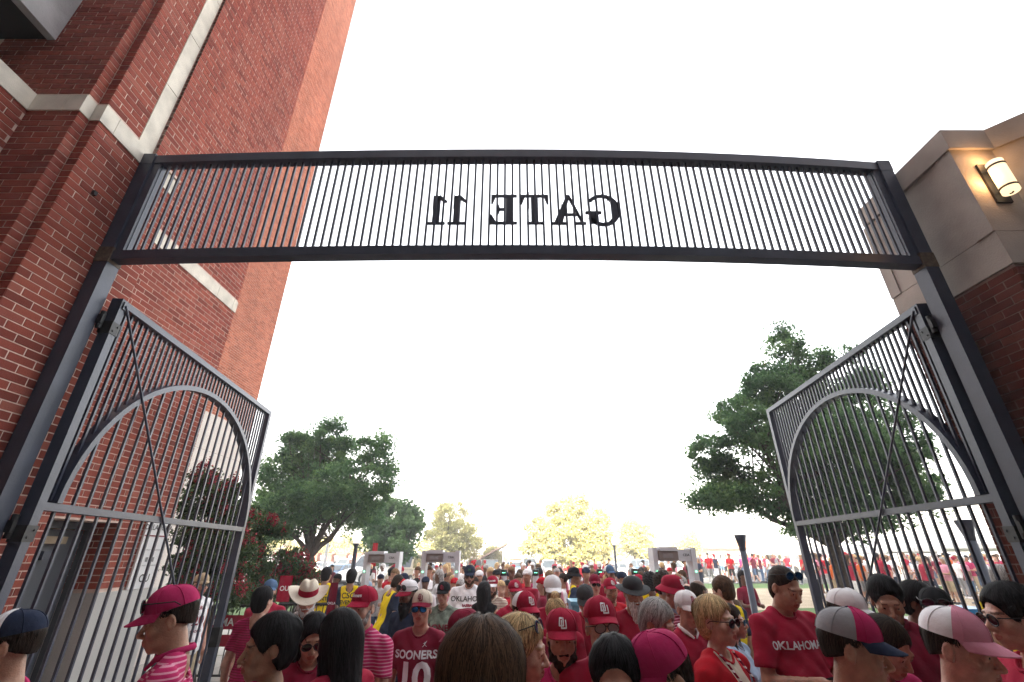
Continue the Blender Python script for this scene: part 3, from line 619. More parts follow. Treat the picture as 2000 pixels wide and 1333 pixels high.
def build_shirt(p):
    sw, bel, fem = p['sw'], p['bel'], p['fem']; arms = p['arms']; slv = p.get('sleeve', .62); Hc = p['Hc']; g_ = .012; res = p.get('cres', .0125)
    ax = .30 * sw + .12 + (.16 if p['pose'] in ('hips', 'head') else 0); ay = .34; zt = 1.62 if p['pose'] == 'head' else 1.53
    f = Fld([(-ax, ax, res)], [(-.30, ay, res)], [(.78, zt, res)], .08); lo = p.get('loose', .5)
    f.ell((0, 0, 1.27), (.158 * sw + g_, .112 + g_, .175), .05).ell((0, .015 + .03 * bel, 1.07), (.142 * sw + .03 * bel + .022 * lo, .112 + .055 * bel + .01 * lo, .20), .06).ell((0, -.0, .93), (.180 + .01 * lo, .142 + .02 * bel, .16), .06)
    f.cap((-.125 * sw, -.01, 1.374), (.125 * sw, -.01, 1.374), .066, k=.05)
    if fem: f.ell((-.07, .090, 1.27), (.065, .055, .062), .03).ell((.07, .090, 1.27), (.065, .055, .062), .03)
    for s_ in (-1, 1): f.cap((s_ * .03, -.03, 1.470), (s_ * .16 * sw, -.02, 1.405), .044, .052, k=.04)
    if slv > 0:
        for (s0, el, wr, kd) in arms:
            e2 = s0 + (el - s0) * slv if slv <= 1 else el
            f.cap(s0, e2, .062, .066 if slv < .9 else .052, k=.04, end=1.0)
            if slv > 1: f.cap(el, el + (wr - el) * .95, .052, .038, k=.02)
    ph = random.random() * 9
    f.ripple(.0048, lambda X, Y, Z: np.sin(X * 31 + Z * 13 + ph) * np.sin(Z * 22 - X * 9 + Y * 12) + .7 * np.sin(X * 58 - Z * 37 + Y * 20 + ph) + .8 * np.exp(-((np.abs(X) - .17) / .05) ** 2) * np.sin(Z * 60 + np.abs(X) * 50 + ph))
    f.cap((0, -.035, 1.40), (0, -.005, 1.56), p['nr'] + .006 + (.012 if fem else 0), p['nr'] + .022, k=.01, mode=1)
    if p.get('vneck') or fem: f.cap((0, .10, 1.40), (0, .04, 1.52), .018, .06, k=.01, mode=1)
    f.plane((0, 0, p.get('hem', .84)), (0, 0, -1))
    return f.mesh()
def build_hair(p, style, under_hat=False):
    Hc, Rm = p['Hc'], p['Rm']; wide = p.get('wide', 1); res = .0065; zlo = -.10
    if style in ('long', 'longside'): zlo = -.42
    if style == 'pony': zlo = -.25
    pad = .16 if style in ('curly', 'big') else .135
    f = Fld([(-pad, pad, res)], [(-.17 if style != 'pony' else -.22, .125, res)], [(zlo, .20 if style in ('bun', 'big', 'curly') else .165, res)], .05)   # head local
    t = {'short': .010, 'buzz': .004, 'medium': .020, 'curly': .034, 'big': .045, 'ring': .007}.get(style, .014)
    if under_hat and style == 'short': t = .0015
    f.ell((0, -.022, .045), (.074 * wide + t, .092 + t, .083 + t), .01)
    f.ell((0, -.045, -.01), (.066 * wide + t - .004 * under_hat, .062 + t - .006 * under_hat, (.060 if under_hat else .095) if style != 'ring' else .075), .02)
    seed = random.random() * 20; am = {'curly': .006, 'big': .004, 'buzz': .0008, 'short': .0022, 'ring': .0015}.get(style, .0022)
    if style in ('curly',): f.ripple(am, lambda X, Y, Z: np.sin(X * 170 + seed) * np.sin(Y * 160 + Z * 50) + np.sin(Z * 190 + X * 70) * np.sin(Y * 90 + seed))
    if style in ('long', 'longside', 'big'):
        for sx in (-1, 1): f.cap((sx * .072, -.02, .03), (sx * .085, .0 if style != 'longside' else .03, -.20), .030, .030, k=.03).cap((sx * .085, .0, -.20), (sx * .08, .0, -.36), .030, .022, k=.03)
        f.cap((0, -.085, .03), (0, -.085, -.34), .055, .04, k=.05).cap((-.05, -.07, 0), (-.05, -.07, -.34), .045, .03, k=.04).cap((.05, -.07, 0), (.05, -.07, -.34), .045, .03, k=.04)
    if style == 'bun': f.ell((0, -.075, .14), (.04, .04, .036), .012)
    if style == 'pony': f.ell((0, -.125, .04), (.03, .03, .03), .01).cap((0, -.14, .03), (0, -.155, -.16), .03, .016, k=.02)
    if style == 'updo': f.ell((0, -.095, .055), (.052, .045, .05), .02)
    if style in ('long', 'longside', 'big', 'bun', 'pony', 'updo', 'medium', 'short'):
        def strands(X, Y, Z):
            w_ = 1 / (1 + np.exp(-(Z - .04) * 60)); tt = np.arctan2(X, Z + .02) * w_ + np.arctan2(X, -(Y + .0)) * (1 - w_)
            return np.sin(tt * 23 + 1.6 * np.sin(Y * 22 + Z * 19 + seed)) * .6 + .7 * np.sin(tt * 57 + 1.5 * np.sin(Z * 30 + seed)) 
        f.ripple(am, strands)
    # face opening
    zf = {'short': .085, 'medium': .078, 'curly': .088, 'buzz': .088}.get(style, .075)
    f.ell((0, .115, -.035), (.085, .105, zf + .04), .008, 1)
    f.ell((0, .11, .02), (.052, .055, .055), .01, 1)
    if style in ('short', 'buzz', 'medium', 'curly', 'ring', 'bun', 'pony', 'updo'):
        for sx in (-1, 1): f.ell((sx * .085, .0, -.02), (.032, .035, .045), .008, 1)
        f.ell((0, .05, -.09), (.12, .085, .07), .01, 1); f.plane((0, -.02, -.085), (0, .35, -1))
    if style == 'ring': f.ell((0, .02, .115), (.085, .105, .075), .01, 1)
    if under_hat:
        f.plane((0, .02, .055), (0, .05, 1))
        if style not in ('long', 'longside', 'big', 'pony'): f.plane((0, -.05, -.022), (0, .42, -1))
    V, Q = f.mesh(); return V @ Rm.T + Hc, Q
def build_beard(p, full=1):
    Hc, Rm = p['Hc'], p['Rm']; f = Fld([(-.085, .085, .0055)], [(-.02, .13, .0055)], [(-.15 - .14 * (full > 1), .0, .0055)], .04)
    f.ell((0, .030, -.068), (.062, .058, .050), .01).ell((0, .052, -.092), (.045, .038, .035 + .02 * full), .02).cap((-.024, .098, -.052), (.024, .098, -.052), .0065, k=.008)
    for sx in (-1, 1): f.cap((sx * .066, .01, -.01), (sx * .055, .04, -.075), .012, .02, k=.015)
    if full > 1: f.cap((0, .075, -.10), (0, .075, -.24), .05, .028, k=.03)
    s_ = random.random() * 9; f.ripple(.0022, lambda X, Y, Z: np.sin(X * 210 + s_ + Z * 30) * np.sin(Y * 160 + Z * 60) + np.sin(X * 90 - Y * 150 + Z * 100))
    f.ell((0, .115, -.0605), (.021, .05, .0065), .004, 1).ell((0, .09, .0), (.045, .06, .042), .01, 1)
    V, Q = f.mesh(); return V @ Rm.T + Hc, Q
def strands_mesh(p, HV, HQ, hair, n, long_, hat):
    Hc, Rm = p['Hc'], p['Rm']; L = (HV - Hc) @ Rm; bv = BVHTree.FromPolygons([tuple(v) for v in L], [tuple(q) for q in HQ]); P = []; A = []; Q = []; base = 0
    zmin = float(L[:, 2].min())
    for i in range(n):
        phi = RS.uniform(0, 2 * math.pi); th = RS.uniform(.05, 1.5) if not hat else RS.uniform(1.2, 1.6); off = RS.uniform(.001, .004) + (.004 * RS.random() ** 4 if not hat else 0); dp = RS.uniform(-.05, .05); tone = RS.random(); pts = []; steps = RS.randint(7, 11); ph0 = RS.uniform(0, 6)
        for k in range(steps):
            a = th + k * .17; f_ = phi + dp * k + .02 * math.sin(k * 1.3 + ph0)
            if a < 1.55: d = Vector((math.sin(a) * math.sin(f_), math.sin(a) * math.cos(f_), math.cos(a))); o_ = Vector((0, -.025, .03)) + d * .4; h = bv.ray_cast(o_, -d, .4)
            else: d = Vector((math.sin(f_), math.cos(f_), 0)); z = .03 - (a - 1.55) * (.14 if long_ else .085); o_ = Vector((0, -.025, z)) + d * .4; h = bv.ray_cast(o_, -d, .36) if z > zmin + .004 else (None,)
            if h[0] is None: break
            if pts and (h[0] - pts[-1]).length > .05: break
            pts.append(h[0] + d * off)
        if len(pts) < 3: continue
        w_ = RS.uniform(.0007, .0013)
        for k, q in enumerate(pts):
            t = (pts[min(k + 1, len(pts) - 1)] - pts[max(0, k - 1)]).normalized(); sd_ = t.cross((q - Vector((0, -.025, .02))).normalized()).normalized() * w_ * (1 - .8 * (k / (len(pts) - 1)) ** 3)
            P.append(q - sd_); P.append(q + sd_)
        for k in range(len(pts) - 1): b = base + 2 * k; Q.append((b, b + 1, b + 3, b + 2)); A.append(tone)
        base += 2 * len(pts)
    if not Q: return None
    c = HAIRC[hair]; m = mat('strand_' + hair, attr=[tuple(v * .3 for v in c), tuple(c), tuple(min(.9, v * 1.9 + .006) for v in c), tuple(min(.95, v * 2.6 + .008) for v in c)], rough=.55, spec=.10)
    V = np.array([tuple(v) for v in P]) @ Rm.T + Hc; return npmesh('hair_strands', V, Q, [m], smooth=True, attr=A)
RS = random.Random(3)
# hats are shaped once and shared
def dome(o, r, c, n=28, m=10, top=1.0, mfn=None, p=2.3):
    V = []; 
    for i in range(m + 1):
        a = math.pi / 2 * i / m
        for k in range(n): b = 2 * math.pi * k / n; V.append((c[0] + r[0] * math.cos(b) * math.cos(a) ** (2 / p), c[1] + r[1] * math.sin(b) * math.cos(a) ** (2 / p), c[2] + r[2] * math.sin(a) ** (2 / p) * (1 + .06 * math.sin(b))))
    base = len(o.v)
    for v in V: o.v.append(v)
    for i in range(m):
        for k in range(n):
            o.f.append((base + i * n + k, base + i * n + (k + 1) % n, base + (i + 1) * n + (k + 1) % n, base + (i + 1) * n + k)); o.sm.append(True); b = (k + .5) / n * 2 * math.pi; o.m.append(mfn(b, i / m) if mfn else 0)
DUM = [mat('hat_a'), mat('hat_b'), mat('hat_c'), mat('hat_d')]
def hat_cap():
    o = MB(); front = lambda b, t: 0 if math.sin(b) > .15 else 1
    dome(o, (.087, .106, .098), (0, -.014, .052), mfn=front); dome(o, (.084, .103, .095), (0, -.014, .050), mfn=lambda b, t: 3)
    o.lathe([(.009, .147), (.008, .153), (.002, .156)], 8, c=(0, -.014, -.002), m=2)
    for a in range(6):   # seams stand a little proud
        b = math.pi / 2 + a * math.pi / 3; P = []
        for i in range(9): t = math.pi / 2 * i / 8.3; P.append((.0885 * math.cos(b) * math.cos(t) ** .87, -.014 + .1075 * math.sin(b) * math.cos(t) ** .87, .052 + .0985 * math.sin(t) ** .87 * (1 + .06 * math.sin(b))))
        o.tube(P, .0016, 5, m=0 if math.sin(b) > .1 else 1, cap=False)
    n = 14; V = []
    for j in range(7):
        t = j / 6
        for i in range(n + 1):
            a = math.pi * (.10 + .80 * i / n); x = .083 * math.cos(a) * (1 - .02 * t); y0 = -.014 + .104 * math.sin(a); yy = y0 + t * .074 * math.sin(a) ** .8
            V.append((x, yy, .058 - .020 * t - 3.1 * x * x * (.4 + .6 * t) + .006))
    Fs = [(j * (n + 1) + i, j * (n + 1) + i + 1, (j + 1) * (n + 1) + i + 1, (j + 1) * (n + 1) + i) for j in range(6) for i in range(n)]
    o.add(V, Fs, 2, True); o.add([(x, y, z - .004) for x, y, z in V], [f[::-1] for f in Fs], 2, True)
    E_ = [6 * (n + 1) + i for i in range(n + 1)]; o.add([V[i] for i in E_] + [(V[i][0], V[i][1], V[i][2] - .004) for i in E_], [(i, i + 1, n + 2 + i, n + 1 + i) for i in range(n)], 2, True)
    return o.mesh('cap', DUM)
def hat_brim(r0, r1, h, curl, crown_p=2.6, band=False, dent=0):
    o = MB(); dome(o, (.088, .104, h), (0, -.014, .050), mfn=(lambda b, t: 1 if band and t < .14 else 0), p=crown_p)
    if dent:
        o.v = [(x, y, z - dent * math.exp(-(x / .022) ** 2) * max(0, (z - .11) / .06)) if z > .11 else (x, y, z) for x, y, z in o.v]
        o.v = [(x * (1 - .25 * max(0, (z - .10) / .08) * max(0, (y + .014) / .1)), y, z) for x, y, z in o.v]
    n = 40; V = []
    for j in range(6):
        t = j / 5
        for k in range(n):
            b = 2 * math.pi * k / n; rx = .087 + (r0 - .087) * t; ry = .103 + (r1 - .103) * t
            V.append((rx * math.cos(b), -.014 + ry * math.sin(b), .052 + curl(b, t)))
    Fs = [(j * n + k, j * n + (k + 1) % n, (j + 1) * n + (k + 1) % n, (j + 1) * n + k) for j in range(5) for k in range(n)]
    o.add(V, Fs, 0, True); o.add([(x, y, z - .005) for x, y, z in V], [f[::-1] for f in Fs], 0, True)
    E_ = [5 * n + k for k in range(n)]; o.add([V[i] for i in E_] + [(V[i][0], V[i][1], V[i][2] - .005) for i in E_], [(k, (k + 1) % n, n + (k + 1) % n, n + k) for k in range(n)][::1], 0, True)
    return o.mesh('hat', DUM)
HAT = {'cap': hat_cap(), 'bucket': hat_brim(.135, .15, .095, lambda b, t: -.040 * t), 'boonie': hat_brim(.15, .165, .09, lambda b, t: -.012 * t + .01 * t * math.cos(2 * b), band=True),
       'cowboy': hat_brim(.175, .175, .125, lambda b, t: .050 * t * t * abs(math.cos(b)) ** 2 - .030 * t * abs(math.sin(b)), band=True, dent=.030)}
def shades_mesh():
    o = MB()
    for sx in (-1, 1):
        n = 16; V = [(sx * (.034 + .029 * math.cos(2 * math.pi * k / n)), .106 - .35 * (abs(sx * .033 + .026 * math.cos(2 * math.pi * k / n)) - .02) ** 2 * 60 * .1, .007 + .022 * math.sin(2 * math.pi * k / n) - .003 * math.cos(2 * math.pi * k / n)) for k in range(n)]
        o.add(V, [tuple(range(n)) if sx < 0 else tuple(range(n))[::-1]], 1); o.add([(x, y - .003, z) for x, y, z in V], [tuple(range(n))], 1)
        o.tube(V + [V[0]], .0024, 6, m=0, cap=False); o.tube([(sx * .058, .100, .016), (sx * .074, .07, .014), (sx * .082, .0, .010), (sx * .080, -.02, -.005)], .0024, 6, m=0)
    o.tube([(-.008, .107, .014), (0, .110, .017), (.008, .107, .014)], .0022, 6, m=0); return o.mesh('sunglasses', [DUM[0], DUM[1]])
SHADES = shades_mesh()
M_EYEW = mat('eye_white', (.40, .36, .33), rough=.25, sss=0); M_IRIS = mat('iris', (.045, .025, .015), rough=.15)
eo = MB().lathe([(.0001, -.0125)] + [(.0125 * math.cos(a), .0125 * math.sin(a)) for a in np.linspace(-1.4, .95, 9)], 14, cap=False).lathe([(.0073, .0102), (.005, .0115), (.0003, .0124)], 14, m=1, cap=False)
eo.v = [(x, z, y) for x, y, z in eo.v]; eo.f = [f[::-1] for f in eo.f]; EYE = eo.mesh('eye', [M_EYEW, M_IRIS])
SKINS = {'fair': (.55, .33, .24), 'tan': (.43, .235, .155), 'ruddy': (.50, .25, .18), 'brown': (.16, .08, .05), 'dark': (.07, .036, .024), 'olive': (.36, .20, .125)}
HAIRC = {'black': (.010, .009, .010), 'dark': (.022, .014, .010), 'brown': (.055, .030, .016), 'light': (.16, .10, .055), 'blonde': (.42, .29, .15), 'grey': (.26, .25, .24), 'white': (.55, .53, .50), 'pepper': (.10, .095, .09)}
CLO = {'crimson': (.33, .013, .040), 'red': (.46, .010, .022), 'maroon': (.19, .011, .032), 'magenta': (.42, .022, .105), 'white': (.78, .77, .78), 'navy': (.02, .028, .055), 'black': (.012, .012, .014), 'grey': (.28, .28, .29), 'yellow': (.80, .60, .015), 'pink': (.60, .25, .33), 'camo': (.17, .20, .16), 'cream': (.65, .58, .47), 'tan': (.38, .29, .19), 'green': (.02, .10, .05), 'lightblue': (.30, .42, .55), 'charcoal': (.05, .052, .055), 'orange': (.6, .12, .02), 'khaki': (.42, .34, .22), 'denim': (.08, .14, .24), 'olive': (.09, .09, .05)}
def skin_mats(tone, hair, stub):
    c = SKINS[tone]; s_ = mat('skin_' + tone, c, rough=.46, spec=.42, noise=.20, nscale=26, bump=.25, bscale=160, sss=.12)
    lip = mat('lips_' + tone, (c[0] * .80, c[1] * .50, c[2] * .52), rough=.4); hb = HAIRC[hair]; brow = mat('brow_' + tone + hair, tuple(a * .35 + b * .65 for a, b in zip(c, hb)), rough=.8)
    st_ = mat('stubble_' + tone + hair, tuple(a * .45 + b * .55 for a, b in zip(c, hb)), rough=.8, noise=.3, nscale=120); return [s_, lip, brow, st_]
def hair_mat(h): 
    c = HAIRC[h]; nm = 'hair_' + h
    if nm in MATS: return MATS[nm]
    m = mat(nm, c, rough=.6, spec=.10); n = m.node_tree.nodes; l = m.node_tree.links; tc = n.new('ShaderNodeTexCoord'); mp = n.new('ShaderNodeMapping'); mp.inputs['Scale'].default_value = (1, .12, .12)
    l.new(tc.outputs['Object'], mp.inputs[0]); tn = n.new('ShaderNodeTexNoise'); tn.inputs['Scale'].default_value = 260; tn.inputs['Detail'].default_value = 5; l.new(mp.outputs[0], tn.inputs['Vector'])
    cr = n.new('ShaderNodeValToRGB'); cr.color_ramp.elements[0].position = .3; cr.color_ramp.elements[1].position = .7; cr.color_ramp.elements[0].color = (*[v * .35 for v in c], 1); cr.color_ramp.elements[1].color = (*[min(1, v * 2.2 + .004) for v in c], 1)
    l.new(tn.outputs[0], cr.inputs[0]); l.new(cr.outputs[0], n['Principled BSDF'].inputs['Base Color']); bp = n.new('ShaderNodeBump'); bp.inputs['Strength'].default_value = .5; bp.inputs['Distance'].default_value = .004; l.new(tn.outputs[0], bp.inputs['Height']); l.new(bp.outputs[0], n['Principled BSDF'].inputs['Normal']); return m
def cloth(c, stripe=None, axis=2, freq=52, duty=.32):
    if stripe: return mat('knit_%s_%s' % (c, stripe), CLO[c], rough=.9, spec=.15, stripes=(CLO[stripe], axis, freq, duty), bump=.6, bscale=18)
    if c == 'camo': return mat('cloth_camo', attr=None, col=CLO['camo'], rough=.9, noise=.6, nscale=16, spec=.1, bump=.3, bscale=300)
    return mat('cloth_' + c, CLO[c], rough=.88, spec=.15, noise=.12, nscale=6, bump=.8, bscale=15)
def panel_mat(name, ca, cb, k, z0, kz, front=False):   # colour blocks: |x| beyond k + kz*(z - z0) takes the second colour
    m = mat(name, ca, rough=.88, spec=.15, bump=.35, bscale=260); 
    if m.get('done'): return m
    m['done'] = 1; n = m.node_tree.nodes; l = m.node_tree.links; tc = n.new('ShaderNodeTexCoord'); sx = n.new('ShaderNodeSeparateXYZ'); l.new(tc.outputs['Object'], sx.inputs[0])
    def M(op, a, b_=0.):
        q = n.new('ShaderNodeMath'); q.operation = op
        for i, v in enumerate((a, b_)):
            if isinstance(v, (int, float)): q.inputs[i].default_value = v
            else: l.new(v, q.inputs[i])
        return q.outputs[0]
    lim = M('ADD', M('MULTIPLY', M('MAXIMUM', M('SUBTRACT', sx.outputs[2], z0), 0.), kz), k); side = M('GREATER_THAN', M('ABSOLUTE', sx.outputs[0]), lim)
    if front: side = M('MAXIMUM', side, M('LESS_THAN', sx.outputs[1], 0.))
    mx = n.new('ShaderNodeMix'); mx.data_type = 'RGBA'; mx.inputs[6].default_value = (*ca, 1); mx.inputs[7].default_value = (*cb, 1); l.new(side, mx.inputs[0]); l.new(mx.outputs[2], n['Principled BSDF'].inputs['Base Color']); return m
def csc_mat(): return panel_mat('yellow_and_navy_knit', CLO['yellow'], CLO['navy'], .115, 1.25, .12)
def jacket_mat(): return panel_mat('red_jacket_over_cream_top', CLO['cream'], CLO['red'], .012, 1.18, .26, True)
_low = {}
def lower_meshes(kind, col):
    key = (kind, col)
    if key not in _low:
        f = Fld([(-.22, .22, .022)], [(-.16, .20, .022)], [(.0, 1.02, .03)], .08); e = .44 if kind == 'shorts' else .07
        f.ell((0, -.005, .90), (.150, .108, .12), .05)
        for s_ in (-1, 1):
            f.cap((s_ * .085, 0, .86), (s_ * .10, .01, .50), .088, .082 if kind == 'shorts' else .070, k=.04)
            if kind != 'shorts': f.cap((s_ * .10, .01, .50), (s_ * .105, -.01, .08), .070, .056, k=.03)
        f.plane((0, 0, e), (0, 0, -1)); V, Q = f.mesh(); _low[key] = npmesh(kind, V, Q, [cloth(col)], smooth=True)
    return _low[key]
def shoes_mesh(col):
    key = ('shoe', col)
    if key not in _low:
        f = Fld([(-.18, .18, .015)], [(-.12, .22, .015)], [(-.02, .14, .015)], .06)
        for s_ in (-1, 1): f.ell((s_ * .105, .055, .045), (.054, .14, .052), .02).cap((s_ * .105, -.03, .05), (s_ * .105, -.03, .10), .052, k=.03)
        f.plane((0, 0, .003), (0, 0, -1)); V, Q = f.mesh(); _low[key] = npmesh('shoes', V, Q, [cloth(col)], smooth=True)
    return _low[key]
def slot_mats(o, ms):
    for i, m in enumerate(ms):
        if i < len(o.material_slots): o.material_slots[i].link = 'OBJECT'; o.material_slots[i].material = m
BLOCK = {}
def fine_tris(V, Fc, lim):
    V = [tuple(v) for v in V]; T = []
    for f in Fc: T += [(f[0], f[i], f[i + 1]) for i in range(1, len(f) - 1)]
    for _ in range(5):
        mid = {}; N = []; ch = False
        def mp(a, b):
            k = (min(a, b), max(a, b))
            if math.hypot(V[a][0] - V[b][0], V[a][1] - V[b][1]) < lim: return None
            if k not in mid: mid[k] = len(V); V.append(((V[a][0] + V[b][0]) / 2, (V[a][1] + V[b][1]) / 2))
            return mid[k]
        for a, b, c in T:
            e = [(mp(a, b), a, b, c), (mp(b, c), b, c, a), (mp(c, a), c, a, b)]; m = [q for q in e if q[0] is not None]
            if len(m) == 3: ab, bc, ca = e[0][0], e[1][0], e[2][0]; N += [(a, ab, ca), (ab, b, bc), (ca, bc, c), (ab, bc, ca)]; ch = True
            elif len(m) == 0: N.append((a, b, c))
            elif len(m) == 1: q, p0, p1, p2 = m[0]; N += [(p0, q, p2), (q, p1, p2)]; ch = True
            else:
                z = [q for q in e if q[0] is None][0]; _, p0, p1, p2 = z; q1 = mid[(min(p1, p2), max(p1, p2))]; q2 = mid[(min(p2, p0), max(p2, p0))]; N += [(p0, p1, q1), (p0, q1, q2), (q2, q1, p2)]; ch = True
        T = N
        if not ch: break
    return V, T
def ou_glyph(size):   # interlocked block O and U
    c = .05; Q = []
    def r(x0, x1, y0, y1): Q.append([(x0, y0), (x1, y0), (x1, y1), (x0, y1)])
    t = .15
    r(0, t, .22 + c, 1 - c); r(.51, .66, .22 + c, 1 - c); Q.append([(c, 1), (0, 1 - c), (t, .85), (.51, .85), (.66, 1 - c), (.66 - c, 1)]); Q.append([(c, .22), (.25, .22), (.25, .37), (t, .37), (0, .22 + c)]); Q.append([(.44, .22), (.66 - c, .22), (.66, .22 + c), (.51, .37), (.44, .37)])
    Q[0] = [(0, .27), (t, .37), (t, .85), (0, .95)]; Q[1] = [(.51, .37), (.66, .27), (.66, .95), (.51, .85)]
    Q.append([(.27, c), (.42, .15), (.42, .78), (.27, .78)]); Q.append([(.85, .15), (1, c), (1, .78), (.85, .78)]); Q.append([(.27 + c, 0), (1 - c, 0), (1, c), (.85, .15), (.42, .15), (.27, c)])
    V = []; Fc = []
    for q in Q: b = len(V); V += [((x - .5) * size * .95, (y - .5) * size) for x, y in q]; Fc.append(tuple(range(b, b + len(q))))
    return V, Fc
def on_cloth(root, me_V, me_Q, s, size, z, m, side=1, bold=.02, x0=0, sp=1, name='lettering', arc=0, thick=.005):
    """lettering laid on the chest (side=1) or back (side=-1), following the cloth"""
    bv = BVHTree.FromPolygons([tuple(v) for v in me_V], [tuple(q) for q in me_Q]); V, Fc = ou_glyph(size) if s == 'OU' else jump_glyph(size) if s == 'A' else text_mesh(s, size, bold, sp)
    V, Fc = fine_tris(V, Fc, .024); o = MB(); P = []
    for x, y in V:
        xx = -x * side + x0; zz = z + y + (arc * (1 - (x / .16) ** 2) if arc else 0)
        h = bv.ray_cast(Vector((xx, .6 * side, zz)), Vector((0, -side, 0))); yy = h[0].y if h[0] else .1 * side
        P.append((xx, yy + side * thick, zz))
    o.add(P, [tuple(f) if side < 0 else tuple(f) for f in Fc]); return o.build(name, m, root)
def jump_glyph(sz):   # little leaping figure
    P = [[(-.05, .32), (.05, .32), (.06, .42), (0, .47), (-.06, .42)], [(-.09, -.08), (.07, -.10), (.08, .30), (-.06, .30)], [(.05, .22), (.10, .16), (.42, .62), (.36, .66)], [(-.07, .26), (-.40, .16), (-.40, .10), (-.08, .16)], [(-.09, -.09), (-.0, -.11), (-.42, -.50), (-.50, -.44)], [(.0, -.11), (.07, -.10), (.52, -.36), (.48, -.44)]]
    V = []; Fc = []
    for q in P: b = len(V); V += [(x * sz, y * sz) for x, y in q]; Fc.append(tuple(range(b, b + len(q))))
    return V, Fc
def cap_logo(par, s, m, size=.045, z=.100, b0=90, name='logo'):
    V, Fc = ou_glyph(size * 1.0) if s == 'OU' else text_mesh(s, size, .05, 1); V, Fc = fine_tris(V, Fc, .015); o = MB(); P = []
    for x, y in V:
        t = min(1.2, max(.02, (z + y - .052) / .1)); a = math.asin(min(.98, max(0, t)) ** (1 / .87)); b = R(b0) + x / .095
        P.append((.0905 * math.cos(b) * math.cos(a) ** .87, -.014 + .110 * math.sin(b) * math.cos(a) ** .87 + .001, z + y))
    o.add(P, [tuple(reversed(f)) for f in Fc]); return o.build(name, m, par)
M_WPRINT = mat('white_print', (.72, .72, .74), rough=.7); M_CPRINT = mat('crimson_fabric_print', (.20, .010, .03), rough=.8)
NP = [0]
